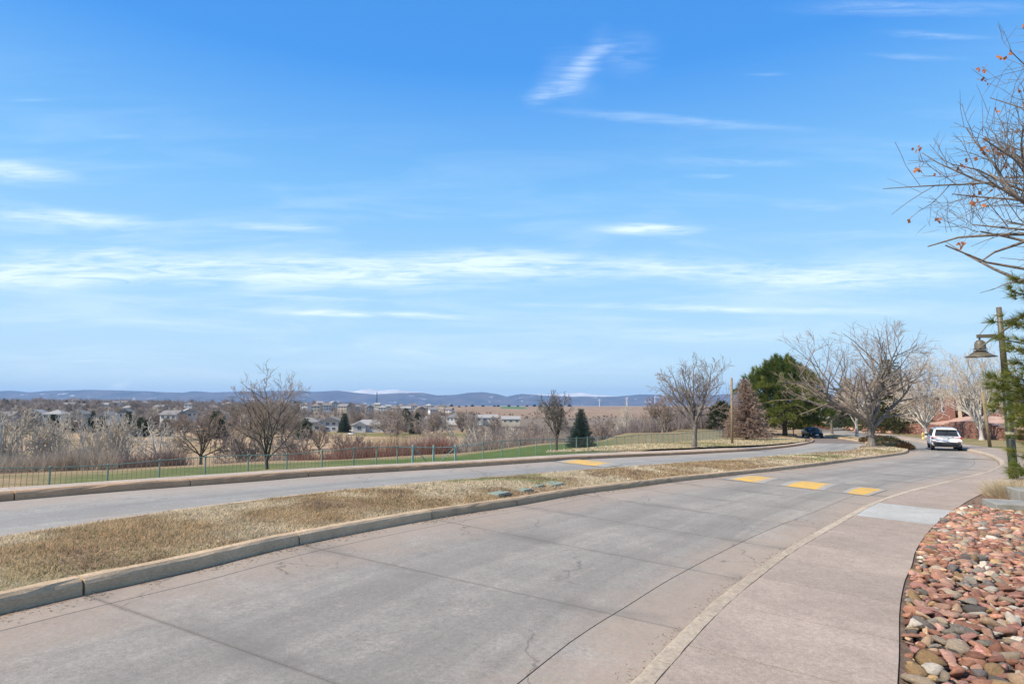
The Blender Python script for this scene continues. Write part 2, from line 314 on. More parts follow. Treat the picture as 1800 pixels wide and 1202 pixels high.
M_twig = mat('twigs', [(.21,.155,.115),(.36,.28,.22)], 3, .95, rnd=.15)
M_twigw = mat('pale_twigs', [(.46,.38,.29),(.66,.58,.47)], 3, .95, rnd=.15)
M_leafc = mat('plant_colour', [(.8,.8,.8),(1.15,1.15,1.15)], 2.5, .85, attr='Col', rnd=.08)
_n = N(M_leafc.node_tree); _b = _n.n['Principled BSDF']; _t = _n.node('ShaderNodeBsdfTranslucent'); _m = _n.node('ShaderNodeMixShader'); _m.inputs[0].default_value = .45
_n.put(_t.inputs[0], _b.inputs['Base Color'].links[0].from_socket); _n.l.new(_b.outputs[0], _m.inputs[1]); _n.l.new(_t.outputs[0], _m.inputs[2]); _n.l.new(_m.outputs[0], _n.n['Material Output'].inputs[0])
M_green = mat('fence_green', [(.13,.2,.165),(.2,.28,.235)], 5, .6, spec=.4)
M_picket = mat('fence_picket', [(.14,.17,.13),(.2,.23,.18)], 5, .6)
# ------------------------------------------------------------------ ground sheet
def inside(X, Y, poly):
    c = np.zeros(X.shape, bool); px, py = poly[:, 0], poly[:, 1]; j = len(px)-1
    for i in range(len(px)):
        m = ((py[i] > Y) != (py[j] > Y)) & (X < (px[j]-px[i])*(Y-py[i])/(py[j]-py[i]+1e-12)+px[i]); c ^= m; j = i
    return c
SBi, RSo = SB.off(.45), RS.off(-.3)
corridor = np.vstack([SBi.p, [P(1400,769)], [P(1415,760)], [P(1430,751)], [P(1450,745)], [P(1492,739.8)], [P(1515,740.8)], [P(1480,748)], RSo.p[::-1]])
def vnoise(X, Y, s, seed=0):
    r = np.random.default_rng(seed); a = r.random((64, 64)); x = X/s; y = Y/s; xi = np.floor(x).astype(int); yi = np.floor(y).astype(int)
    fx = x-xi; fy = y-yi; fx = fx*fx*(3-2*fx); fy = fy*fy*(3-2*fy); g = lambda i, j: a[(xi+i) % 64, (yi+j) % 64]
    return (g(0,0)*(1-fx)+g(1,0)*fx)*(1-fy)+(g(0,1)*(1-fx)+g(1,1)*fx)*fy
def fbm(X, Y, s, seed=0): return (vnoise(X,Y,s,seed)*.55+vnoise(X,Y,s/2.1,seed+1)*.28+vnoise(X,Y,s/4.7,seed+2)*.17)
def lerp(a, b, t): return a*(1-t[:, None])+np.array(b)*t[:, None]
def sst(x, a, b): t = np.clip((x-a)/(b-a), 0, 1); return t*t*(3-2*t)
EDGE = ([0,150,500,780,980,1100,1200,1300],[36,40,50,55,60,76,97,120])
NEARG = ([0,60,150,300,450,800,1000,1100,1200],[40,30,27,23.5,20,24,34,47,60])
def cover(X, Y):
    px = 900+F*X/np.maximum(Y, 1); n = fbm(X, Y, 3.2, 3); n2 = fbm(X, Y, 14, 9); n3 = fbm(X, Y, 60, 21)
    c = np.tile(np.array([[.30,.215,.125]]), (len(X), 1))
    e = np.interp(px, *EDGE); g0 = np.interp(px, *NEARG)
    left = (px < 1300)
    gm = sst(Y+8*(n-.5), g0-3, g0+3)*(1-sst(Y+5*(n-.5), e-6, e-2))*sst(px, 20, 160)*(1-sst(px, 1020, 1140)*.75)*left
    c = lerp(c, (.085,.125,.035), np.clip(gm*(.6+.7*n2), 0, 1))
    c = lerp(c, (.17,.15,.07), np.clip(left*(1-gm)*sst(n, .5, .7)*(Y < e)*.8, 0, 1))
    bank = sst(Y, e-1, e+5)*left; c = lerp(c, (.17,.12,.075), bank)
    field = sst(Y, 110, 135)*(px < 1500)*1.; c = lerp(c, (.38,.27,.165), field); c = lerp(c, (.25,.19,.10), field*sst(n2, .45, .65)*.8)
    gg = field*sst(Y+30*(n2-.5), 225, 245)*(1-sst(Y, 285, 300))*sst(n3, .4, .55); c = lerp(c, (.16,.155,.06), gg*.9)
    town = sst(Y, 300, 340)*(px < 1500); c = lerp(c, (.19,.15,.11), town)
    pr = sst(Y, 600, 720)*sst(px, 700, 790); c = lerp(c, (.28,.195,.13), pr); c = lerp(c, (.25,.17,.11), pr*sst(n3, .45, .6))
    gp = pr*(np.abs(px-905) < 22)*(Y > 1150)*(Y < 1350); c = lerp(c, (.06,.16,.06), gp*1.)
    farr = sst(Y, 140, 200)*(px >= 1300); c = lerp(c, (.27,.21,.115), farr*.8); c = lerp(c, (.17,.16,.07), farr*sst(n, .5, .65)*.6)
    vg = (px > 1450)*(Y > 35)*(1-farr); c = lerp(c, (.15,.145,.06), vg*sst(n, .35, .6)*.75)
    return c*(.88+.24*n)[:, None]
rr = np.concatenate([np.linspace(.4, 3, 8), np.geomspace(3.1, 150, 250), np.geomspace(155, 9000, 110), np.geomspace(9600, 15000, 8)])
th = np.concatenate([np.arange(-180, -56, 6), np.arange(-54, -46, 1), np.arange(-45, 45.01, .3), np.arange(46, 55, 1), np.arange(56, 180, 6)])
TT, RR = np.meshgrid(np.radians(th), rr, indexing='ij'); GX = (np.sin(TT)*RR).ravel(); GY = (np.cos(TT)*RR).ravel()
GZ = Tz(GX, GY); ins = inside(GX, GY, corridor); GZ = np.where(ins, np.minimum(GZ, Rz(GX, GY))-.32, GZ-.0)
nth, nr = len(th), len(rr); ii, jj = np.meshgrid(np.arange(nth), np.arange(nr-1), indexing='ij'); i2 = (ii+1) % nth
gf = np.stack([ii*nr+jj, ii*nr+jj+1, i2*nr+jj+1, i2*nr+jj], -1).reshape(-1, 4)[:, ::-1]
M_ground = bpy.data.materials.new('ground_cover'); M_ground.use_nodes = True; n = N(M_ground.node_tree); b = n.n['Principled BSDF']; co = n.coords()
c = n.mix(1., n.attr('Col'), n.ramp(n.noise(co, 1.3, 6, .7), [(.3, (.72,.7,.66)), (.7, (1.28,1.28,1.3))]), 'MULTIPLY')
c = n.mix(1., c, n.ramp(n.noise(n.mapping(co, sc=(1,1,1)), 14, 3, .7), [(.3, (.72,.72,.7)), (.7, (1.25,1.25,1.25))]), 'MULTIPLY')
n.put(b.inputs['Base Color'], c); b.inputs['Roughness'].default_value = .95; b.inputs['Specular IOR Level'].default_value = .1
bp = n.node('ShaderNodeBump'); bp.inputs['Strength'].default_value = .8; bp.inputs['Distance'].default_value = .06; n.put(bp.inputs['Height'], n.noise(co, 9, 5, .7)); n.put(b.inputs['Normal'], bp.outputs[0])
tag(npmesh('ground', np.c_[GX, GY, GZ], gf, M_ground, col=cover(GX, GY), smooth=True), kind='structure')

# ------------------------------------------------------------------ ribbons, kerbs, slabs
def grid_faces(a, b): 
    i, j = np.meshgrid(np.arange(a-1), np.arange(b-1), indexing='ij'); return np.stack([i*b+j, (i+1)*b+j, (i+1)*b+j+1, i*b+j+1], -1).reshape(-1, 4)
def ribbon(name, A, B, mat_, up=0., m=6, parent=None, attrs=False, crown=0., col=None, skirt=0.):
    """A = left edge points, B = right edge points (n,2 each)"""
    n_ = len(A); t = np.linspace(0, 1, m); p = A[:, None]*(1-t)[None, :, None]+B[:, None]*t[None, :, None]; X = p[..., 0].ravel(); Y = p[..., 1].ravel()
    z = Rz(X, Y)+up+np.tile(crown*np.sin(t*math.pi), n_); fa = None
    if attrs: w_ = np.linalg.norm(B-A, axis=1)[:, None]; fa = {'dl': (w_*t[None]).ravel(), 'dr': (w_*(1-t)[None]).ravel(), 'ju': np.full(X.shape, 2.)}
    return npmesh(name, np.c_[X, Y, z], grid_faces(n_, m)[:, ::-1], mat_, parent, fattr=fa, smooth=True, col=col(X, Y) if col else None)
def kerb_run(root, C, side, mat_, u0=0., u1=None, seg=2.35, h=.15, wd=.16, joints=None, gap=.012, lean=.03):
    u1 = C.L if u1 is None else u1; js = joints if joints is not None else list(np.arange(u0, u1, seg))+[u1]
    prof = [(0,-.06),(lean*.6,h*.62),(lean,h-.03),(lean+.035,h-.002),(lean+.06,h),(wd,h),(wd,-.06)]
    for a, b_ in zip(js[:-1], js[1:]):
        if b_-a < .3: continue
        NR = 13; us = np.linspace(a+gap, b_-gap, NR); p = C.at(us); nn = C.nor(us)*side; v = []
        for q, no in zip(p, nn):
            for d, z in prof: x, y = q+no*(d+RNG.normal(0, .003)*(z > 0)+(.012*RNG.random() if z > h*.6 and d < lean+.05 and RNG.random() < .12 else 0)); v.append((x, y, float(Rz(x, y))+z+(RNG.normal(0, .002) if z > 0 else 0)))
        k = len(prof); f = [(i*k+j, i*k+j+1, (i+1)*k+j+1, (i+1)*k+j) for i in range(NR-1) for j in range(k-1)]
        if side > 0: f = [q[::-1] for q in f]; 
        ends = [tuple(range(k)), tuple((NR-1)*k+j for j in range(k))[::-1]]
        if side > 0: ends = [e[::-1] for e in ends]
        npmesh('kerb_stone', np.array(v), [np.array(f), np.array(ends)], mat_, root, smooth=False)
def struct_empty(name):
    o = bpy.data.objects.new(name, None); link(o); o['kind'] = 'structure'; return o
def u_of(C, p): 
    return float(C.s[np.argmin(np.linalg.norm(C.p-np.array(p), axis=1))])
def kerbmat(name, face):
    m = bpy.data.materials.new(name); m.use_nodes = True; n = N(m.node_tree); b = n.n['Principled BSDF']; co = n.coords()
    c = n.ramp(n.noise(co, 2.5, 5, .65), [(.3, face), (.7, tuple(q*1.35 for q in face))])
    c = n.mix(1., c, n.ramp(n.noise(n.mapping(co, sc=(1,1,5)), 22, 4, .7), [(.3, (.75,.73,.7)), (.7, (1.2,1.2,1.2))]), 'MULTIPLY')
    oi = n.node('ShaderNodeObjectInfo').outputs['Random']; c = n.mix(1., c, n.ramp(oi, [(0, (.88,.87,.86)), (1, (1.1,1.1,1.1))]), 'MULTIPLY')
    n.put(b.inputs['Base Color'], c); b.inputs['Roughness'].default_value = .9; b.inputs['Specular IOR Level'].default_value = .2
    bp = n.node('ShaderNodeBump'); bp.inputs['Strength'].default_value = .5; bp.inputs['Distance'].default_value = .01; n.put(bp.inputs['Height'], n.noise(co, 45, 4, .7)); n.put(b.inputs['Normal'], bp.outputs[0]); return m
M_kerb = kerbmat('kerb_concrete', (.42,.31,.20)); M_kerbf = kerbmat('far_kerb_concrete', (.37,.24,.145)); M_kerbr = kerbmat('right_kerb_concrete', (.36,.30,.23))

RKf = RK.off(-.2)
jts = [u_of(LK, P(a, b_)) for a, b_ in ((148,1045),(527,957),(760,912),(910,888),(1019,868.5),(1108,857))]
sp = (jts[-1]-jts[0])/5
pre = list(np.arange(jts[0]-sp, 0, -sp))[::-1]; post = list(np.arange(jts[-1]+sp, LK.L-.5, sp)); JU = pre+jts+post
near_road = struct_empty('near_road')
# bed of dark joint filler under the slabs
def pair(us, C, D_):
    A, B = [], []
    for u in us:
        d = C.cross(D_, u)
        if d is None: continue
        A.append(C.at(u)); B.append(C.at(u)+C.nor(u)*d)
    return np.array(A), np.array(B)
uu = np.linspace(.2, LK.L-.4, 90); A, B = pair(uu, LK, RKf)
ribbon('joint_filler', A, B, M_joint, -.018, 6, near_road)
def slab(root, A, B, mat_, up=0., th_=.03, m=5, name='slab', wl=None, wr=None, crown=0.):
    """a slab between edge points A (left) and B (right); wl, wr: distances of its edges from the road's edges"""
    n_ = len(A); t = np.linspace(0, 1, m); p = A[:, None]*(1-t)[None, :, None]+B[:, None]*t[None, :, None]; X = p[..., 0]; Y = p[..., 1]; z = Rz(X, Y)+up+crown
    v = np.c_[X.ravel(), Y.ravel(), z.ravel()]; ring = [(0, j) for j in range(m)]+[(i, m-1) for i in range(1, n_)]+[(n_-1, j) for j in range(m-2, -1, -1)]+[(i, 0) for i in range(n_-2, 0, -1)]
    ri = [i*m+j for i, j in ring]; low = v[ri].copy(); low[:, 2] -= th_; v2 = np.vstack([v, low]); o = n_*m; k = len(ri)
    side = [(ri[i], ri[(i+1) % k], o+(i+1) % k, o+i) for i in range(k)]
    fa = None
    if wl is not None:
        wd = np.linalg.norm(B-A, axis=1)[:, None]; dl = (np.array(wl)[:, None]+wd*t[None]).ravel(); dr = (np.array(wr)[:, None]+wd*(1-t)[None]).ravel(); sL = np.r_[0, np.cumsum(np.linalg.norm(np.diff((A+B)/2, axis=0), axis=1))]; ju = np.repeat(np.minimum(sL, sL[-1]-sL), m); fa = {'ju': np.r_[ju, ju[ri]], 'dl': np.r_[dl, dl[ri]], 'dr': np.r_[dr, dr[ri]]}
    f = np.vstack([grid_faces(n_, m)[:, ::-1], np.array(side)])
    return npmesh(name, v2, f, mat_, root, fattr=fa, smooth=False)
g = .006
for a, b_ in zip(JU[:-1], JU[1:]):
    us = np.linspace(a+g, b_-g, 9); L0, Lg, Rg, R0, ok = [], [], [], [], True
    for u in us:
        d = LK.cross(RKf, u); dg = LK.cross(GJ, u); 
        if d is None: ok = False; break
        if dg is None or dg > d-.35: dg = d-1.0
        p = LK.at(u); no = LK.nor(u); L0.append(p+no*.01); Lg.append(p+no*.42); Rg.append(p+no*dg); R0.append(p+no*d)
    if not ok: continue
    L0, Lg, Rg, R0 = map(np.array, (L0, Lg, Rg, R0)); no = LK.nor(us); W = np.linalg.norm(R0-L0, axis=1); wg = np.linalg.norm(Rg-L0, axis=1)
    slab(near_road, L0, Lg-no*g, M_road, m=3, wl=0*W, wr=W-.42)
    slab(near_road, Lg+no*g, Rg-no*g, M_road, m=8, wl=0*W+.42, wr=W-wg)
    slab(near_road, Rg+no*g, R0, M_road, m=4, wl=wg, wr=0*W)
uend = JU[-1]; A0 = LK.at(uend); B0 = A0+LK.nor(uend)*LK.cross(RKf, uend); ub = u_of(RKf, B0)
la = np.vstack([LK.at(np.linspace(uend, LK.L, 6)), LK2.p]); lc = Curve.__new__(Curve); lc.p = la; lc.s = np.r_[0, np.cumsum(np.linalg.norm(np.diff(la, axis=0), axis=1))]; lc.L = lc.s[-1]
tt = np.linspace(0, 1, 70); ribbon('road_surface', lc.at(tt*lc.L), RKf.at(ub+(tt**1.0)*(RKf.L-ub)), M_road, -.004, 8, near_road, attrs=True)
# far carriageway
ST = Curve([(1505,788.5),(1523,783),(1516,778),(1480,771.5),(1450,766.5),(1440,762)])
far_road = struct_empty('far_road')
mfx = np.vstack([MF.p, ST.p[1:]]); mc = Curve.__new__(Curve); mc.p = mfx; mc.s = np.r_[0, np.cumsum(np.linalg.norm(np.diff(mfx, axis=0), axis=1))]; mc.L = mc.s[-1]
# match by perpendicular while both run side by side
us = np.linspace(.3, FK.L-.3, 140); A, B, last = [], [], 0
for u in us:
    d = FK.cross(mc, u, 16)
    if d is None: continue
    A.append(FK.at(u)); B.append(FK.at(u)+FK.nor(u)*d)
A, B = np.array(A), np.array(B); ribbon('road_surface', A, B, M_farroad, -.002, 8, far_road, attrs=True)
ubm = u_of(mc, B[-1]); fl = np.array([P(1428,778.5), P(1431,774), P(1424,769), P(1416,763), P(1416,757)]); fc = Curve(fl, raw=True)
tt = np.linspace(0, 1, 30); ribbon('road_surface', fc.at(tt*fc.L), mc.at(ubm+tt*(mc.L-ubm)), M_farroad, -.006, 8, far_road)
side = struct_empty('side_street')
a = Curve([(1240,763),(1330,766.5),(1400,771),(1429,777)]); b_ = Curve([(1230,752),(1330,754),(1390,757),(1418,760)]); tt = np.linspace(0, 1, 20)
ribbon('road_surface', b_.at(tt*b_.L), a.at(tt*a.L), M_farroad, -.010, 5, side)
dist = struct_empty('distant_road')
a = Curve([(1416,759),(1428,752.5),(1448,746),(1470,742),(1495,739.3)]); b_ = Curve([(1490,754.6),(1478,751),(1474,748),(1490,744),(1520,740.6)]); tt = np.linspace(0, 1, 30)
ribbon('road_surface', a.at(tt*a.L), b_.at(tt*b_.L), M_farroad, -.014, 5, dist)
a2 = Curve([(1441,762),(1470,765),(1500,768.5)]); b2 = Curve([(1416,760),(1450,755),(1490,755)])
ribbon('road_surface', b2.at(np.linspace(0,1,12)*b2.L), a2.at(np.linspace(0,1,12)*a2.L), M_farroad, -.018, 5, dist)

# kerbs
median_kerb = struct_empty('median_kerb'); kerb_run(median_kerb, LK, -1, M_kerb, joints=JU+[LK.L])
kerb_run(median_kerb, LK2, -1, M_kerb, 0, LK2.L, 3); kerb_run(median_kerb, mc, 1, M_kerb, seg=2.4)
far_kerb = struct_empty('far_kerb'); kerb_run(far_kerb, FK, -1, M_kerbf, seg=3.05)
kerb_run(far_kerb, fc, -1, M_kerbf, seg=3)
right_kerb = struct_empty('right_kerb'); kerb_run(right_kerb, RKf, 1, M_kerbr, seg=2.4, h=.13, wd=.195, lean=.035)
# pavements
far_pavement = struct_empty('far_sidewalk')
FKb = FK.off(-.165); u = 0.3
while u < FKb.L-2:
    us = np.linspace(u+.008, u+1.5-.008, 4); Lp, Rp = [], []
    for q in us:
        p = FKb.at(q); no = FKb.nor(q); s_ = SB.p-p; al = s_@(-no); sd = np.abs(s_@np.array([no[1], -no[0]])); k = np.where((al > .4) & (al < 5), sd, 99).argmin(); Rp.append(p); Lp.append(p-no*(al[k] if 0.4 < al[k] < 5 else 2))
    slab(far_pavement, np.array(Lp), np.array(Rp), M_walk_l, up=.147, th_=.5, m=3); u += 1.5
right_pavement = struct_empty('right_sidewalk')
u = 0.5; uR = u_of(RK, P(1503,905,.13)); uR2 = u_of(RK, P(1548,882,.13))
edges = list(np.arange(uR, 0.3, -1.42))[::-1]+list(np.arange(uR2, RK.L-4, 1.6))
A, B = [], []
def rs_at(u):
    d = RK.cross(RS, u, 9); return None if d is None else RK.at(u)+RK.nor(u)*d
for a, b_ in zip(edges[:-1], edges[1:]):
    us = np.linspace(a+.008, b_-.008, 4); Rp = [rs_at(q) for q in us]
    if any(r is None for r in Rp): continue
    Lp = RK.at(us)+RK.nor(us)*.002
    ramp_ = abs(a-uR) < .01
    slab(right_pavement, Lp, np.array(Rp), M_ramp if ramp_ else M_walk, up=.128, th_=.4, m=7, name='ramp_slab' if ramp_ else 'slab')
us = np.linspace(.5, RK.L-4.2, 120); pr = [(RK.at(q), rs_at(q)) for q in us]; pr = [q for q in pr if q[1] is not None]
ribbon('joint_filler', np.array([q[0] for q in pr]), np.array([q[1] for q in pr]), M_joint, .108, 5, right_pavement)

# ------------------------------------------------------------------ median turf
def gcol(X, Y):
    n1 = fbm(X, Y, 1.6, 31); n2 = fbm(X, Y, 5.5, 37); c = np.tile(np.array([[.40,.335,.235]]), (len(X), 1)); c = lerp(c, (.30,.22,.13), sst(n1, .42, .62)); c = lerp(c, (.44,.38,.26), sst(n2, .5, .65)*.7)
    c = lerp(c, (.15,.17,.06), sst(n2, .52, .66)*sst(n1, .4, .6)*.8); n3 = fbm(X, Y, .8, 61); return lerp(c, (.23,.16,.105), sst(n3, .58, .7)*.75)
mA = LK.off(-.15); ml = np.vstack([mA.p, LK2.off(-.15).p[1:]]); mlc = Curve.__new__(Curve); mlc.p = ml; mlc.s = np.r_[0, np.cumsum(np.linalg.norm(np.diff(ml, axis=0), axis=1))]; mlc.L = mlc.s[-1]
mR = mc.off(.15, 300)
ue = np.linspace(.3, LK.L-.2, 110); LAp, RBp = [], []
for q in ue:
    p = LK.at(q); no = LK.nor(q); s_ = mR.p-p; al = s_@(-no); sd = np.abs(s_@np.array([no[1], -no[0]])); k = np.where((al > .3) & (al < 7), sd, 99).argmin()
    if 0.3 < al[k] < 7 and sd[k] < .6: LAp.append(p-no*al[k]); RBp.append(p-no*.15)
k0 = u_of(mR, LAp[-1]); LAp, RBp = np.array(LAp), np.array(RBp); LKn = LK2.off(-.15)
tt = np.linspace(0, 1, 40)[1:]; LAp = np.vstack([LAp, mR.at(k0+tt*(mR.L-k0))]); RBp = np.vstack([RBp, LKn.at(tt*LKn.L)])
median = ribbon('median_turf', LAp, RBp, M_ground, .135, 9, crown=.1, col=gcol); tag(median, kind='structure')
def blades(name, base, dirs, ln, wd, col, mat_=None, parent=None, bend=.3, quad=False):
    """one tapering leaf per row"""
    n_ = len(base); d = dirs/np.linalg.norm(dirs, axis=1, keepdims=True); a = RNG.random(n_)*2*math.pi
    r = np.c_[np.cos(a), np.sin(a), np.zeros(n_)]; s_ = np.cross(d, r); s_ /= np.linalg.norm(s_, axis=1, keepdims=True)+1e-9; s_ *= (wd*.5)[:, None] if hasattr(wd, '__len__') else wd*.5
    tip = base+d*ln[:, None]
    if bend: tip = tip+np.c_[r[:, :2]*(ln*bend*RNG.random(n_))[:, None], -ln*bend*.25]
    if quad: v = np.stack([base-s_, base+s_, tip+s_, tip-s_], 1).reshape(-1, 3); f = np.arange(n_*4).reshape(-1, 4); k = 4
    else: v = np.stack([base-s_, base+s_, tip], 1).reshape(-1, 3); f = np.arange(n_*3).reshape(-1, 3); k = 3
    return npmesh(name, v, f, mat_ or M_leafc, parent, col=np.repeat(col, k, 0))
def turf(name, A, B, upf, spec_, hgt, seed, colf, crown=.1):
    """grass between two edge polylines; spec_: list of (Ymin, Ymax, density, blade width)"""
    r = np.random.default_rng(seed); seglen = np.linalg.norm((A[1:]+B[1:])/2-(A[:-1]+B[:-1])/2, axis=1); wid = np.linalg.norm(A-B, axis=1); area = seglen*(wid[1:]+wid[:-1])/2
    bs, wds, hs_ = [], [], []
    for i in range(len(area)):
        ym = (A[i, 1]+B[i, 1])/2; de = 0
        for y0, y1, dn, bw, hh in spec_:
            if y0 <= ym < y1: de, w_, h_ = dn, bw, hh
        if not de: continue
        k = int(area[i]*de); t = r.random(k); q = r.random(k); p = (A[i]*(1-t)[:, None]+A[i+1]*t[:, None])*(1-q)[:, None]+(B[i]*(1-t)[:, None]+B[i+1]*t[:, None])*q[:, None]
        z = Rz(p[:, 0], p[:, 1])+upf+crown*np.sin(q*math.pi)-.01; bs.append(np.c_[p, z]); wds.append(np.full(k, w_)); hs_.append(np.full(k, h_))
    bs = np.vstack(bs); wds = np.concatenate(wds)*(.6+.8*r.random(len(bs))); hs_ = np.concatenate(hs_)
    n_ = len(bs); c = colf(bs[:, 0], bs[:, 1])*(.55+1.0*r.random(n_))[:, None]*np.array([1.8,1.75,1.7]); gm = r.random(n_) < .1; c[gm] = np.array([.12,.16,.05])*(.6+.9*r.random(gm.sum()))[:, None]
    cl = fbm(bs[:, 0], bs[:, 1], .35, 77); d = np.c_[r.normal(0, .55, n_), r.normal(0, .55, n_), np.full(n_, .9)]
    return tag(blades(name, bs, d, hs_*.68*hgt*(.3+1.3*cl)*(.6+.8*r.random(n_)), wds, c), kind='stuff')
turf('median_grass', LAp, RBp, .135, [(0,6,6500,.007,.075),(6,11,4600,.010,.08),(11,18,2000,.016,.085),(18,30,800,.03,.09),(30,80,260,.06,.1)], 1., 5, gcol)
# speed humps with worn yellow paint
def paintmat():
    m = bpy.data.materials.new('worn_yellow_paint'); m.use_nodes = True; n = N(m.node_tree); b = n.n['Principled BSDF']; co = n.coords()
    e = n.attr('edge', 'Fac'); nz = n.noise(co, 3.0, 8, .8); f2 = n.noise(n.mapping(co, rot=(0,0,.5), sc=(1,5,1)), 6, 4, .7)
    mk = n.mapr(n.math('ADD', n.math('ADD', n.math('MULTIPLY', nz, .7), n.math('MULTIPLY', f2, .45)), n.math('MULTIPLY', e, .45)), n.math('MULTIPLY_ADD', n.noise(co, .7, 3), .4, .68), 1.06)
    c = n.mix(mk, (.32,.295,.25), n.ramp(nz, [(.3, (.58,.32,.03)), (.7, (.64,.39,.07))])); n.put(b.inputs['Base Color'], c); b.inputs['Roughness'].default_value = .75; return m
M_paint = paintmat()
def hump(name, label, a0, a1, b0, b1, patches, h=.06, grp=None, M_=None):
    """near edge a0-a1, far edge b0-b1 (photo positions)"""
    a0, a1, b0, b1 = [P(*q) for q in (a0, a1, b0, b1)]; root = thing(name, label, 'speed hump', (0,0,0))
    def surf(s0, s1, up, mt, nm, e0=-.0, e1=1.):
        s = np.linspace(s0, s1, 14); t = np.linspace(e0, e1, 9); S, T = np.meshgrid(s, t, indexing='ij'); A = a0+(a1-a0)*S[..., None]; B = b0+(b1-b0)*S[..., None]; p = A*(1-T[..., None])+B*T[..., None]
        X, Y = p[..., 0].ravel(), p[..., 1].ravel(); z = Rz(X, Y)+up+h*np.sin(np.clip(T.ravel(), 0, 1)*math.pi)**.8*np.clip(np.minimum(S.ravel()+.03, 1.01-S.ravel())*7, 0, 1)
        ed = np.clip(np.minimum.reduce([(S-s0)/(s1-s0), (s1-S)/(s1-s0)])*5, 0, 1).ravel(); return npmesh(nm, np.c_[X, Y, z], grid_faces(14, 9), mt, root, smooth=True, fattr={'edge': ed, 'ju': np.full(len(X), 2.), 'dl': np.full(len(X), 3.), 'dr': np.full(len(X), 3.)})
    surf(-.02, 1.0, .004, M_ or M_road, 'hump_body')
    for s0, s1 in patches: surf(s0, s1, .009, M_paint, 'painted_stripe', .03, .97)
    return root
hump('speed_hump', 'concrete speed hump with three worn yellow stripes across the near carriageway', (1274,842.5), (1526,872), (1314,835), (1560,861), [(0,.30),(.42,.72),(.84,1.0)])
hump('speed_hump', 'low speed hump under one long faded yellow stripe on the far carriageway', (972,811.5), (1062,821.5), (1015,807), (1096,817), [(0.02,1.)], M_=M_farroad)
# irrigation covers in the median turf
M_cover = mat('cover_green', [(.17,.21,.16),(.26,.3,.23)], 12, .7, .3)
for (px, py, sx, sy, lab) in [(877,866.5,.30,.45,'pale green valve cover in median grass, nearest the kerb of the row of four'),(921,860.5,.22,.36,'small pale green valve cover second nearest of the row in the median'),
        (944,853.5,.24,.3,'small green valve cover between two others in the median grass, third of the row'),(969,850,.42,.62,'largest green valve cover in the median, tipped open at one corner')]:
    p = P(px, py, .2); u = u_of(LK, p); t = LK.tan(u); rz = math.atan2(t[1], t[0]); big_ = sx > .4
    o = thing('valve_cover', lab, 'utility cover', (p[0], p[1], float(Rz(*p))+.195), rz, 'irrigation valve covers in the median')
    if big_: o.rotation_euler.x = .05
    m = MB(); m.box((0,0,.0), (sy, sx, .05)); m.build('lid', M_cover, o, bevel=.012)
    m = MB(); m.box((0,0,-.03), (sy+.06, sx+.06, .05)); m.build('rim', M_joint, o)
    m = MB(); m.box((sy*.3,0,.028), (.06,.03,.01)); m.build('handle_slot', M_joint, o)
p = P(841,897); m = MB(); m.lathe([(.001,.0),(.05,.0),(.055,.012),(.03,.02),(.001,.022)], (p[0], p[1], float(Rz(*p))), 12)
o = m.build('litter_lid', mat('litter_white', [(.6,.6,.62)], 5, .5)); tag(o, 'small crushed white cup lid lying in the gutter by the median kerb', 'litter')

# dry clippings and grit in the gutters
lt = np.random.default_rng(44); k = 5200; u = lt.uniform(2, 40, k); dd = .02+np.abs(lt.normal(0, .12, k)); keep = fbm(u*1., u*0+3, 1.3, 8) > .42; u, dd = u[keep], dd[keep]; p = LK.at(u)+LK.nor(u)*dd[:, None]
u2 = lt.uniform(4, 34, 1500); d2 = .02+np.abs(lt.normal(0, .08, 1500)); p2_ = RKf.at(u2)-RKf.nor(u2)*d2[:, None]; p = np.vstack([p, p2_]); kk = len(p)
c = np.array([(.45,.34,.2),(.3,.2,.12),(.5,.42,.28),(.2,.13,.09)])[lt.integers(0, 4, kk)]*(.7+.5*lt.random(kk))[:, None]
tag(blades('gutter_litter', np.c_[p, Rz(p[:, 0], p[:, 1])+.004], lt.normal(0, 1, (kk, 3))*np.array([1,1,.12])+np.array([0,0,.1]), .015+.03*lt.random(kk), .007, c, bend=0), kind='stuff')
# ------------------------------------------------------------------ mountains
def ridge(name, pts, Y0, depth, mat_, base, seed, amp=.12, x0=-500, x1=2300):
    xs = np.linspace(x0, x1, 420); top = np.interp(xs, *zip(*pts)); r = np.random.default_rng(seed)
    rows = 16; V = []
    for j in range(rows):
        t = j/(rows-1); Yr = Y0+depth*(t-.7)*1.0
        prof = math.sin(min(t/.7, 1)*math.pi/2)**1.15 if t <= .7 else 1-((t-.7)/.3)**1.5*.7
        ztop = EYE+(705-top)/F*Y0; X = (xs-900)/F*Y0
        n1 = fbm(X+5e5, np.full_like(X, Yr)+5e5, 420, seed)-.5; n2 = fbm(X+5e5, np.full_like(X, Yr*1.)+5e5, 130, seed+5)-.5
        z = base+(ztop-base)*prof+(n1*1.3+n2*.6)*amp*(ztop-base)*(1 if t != 0 else 0)*(1-.75*(abs(t-.7) < .04))
        V.append(np.c_[X+n1*60, np.full_like(X, Yr)+n2*90, z])
    v = np.stack(V, 1).reshape(-1, 3)
    return tag(npmesh(name, v, grid_faces(len(xs), rows), mat_, smooth=True), kind='structure')
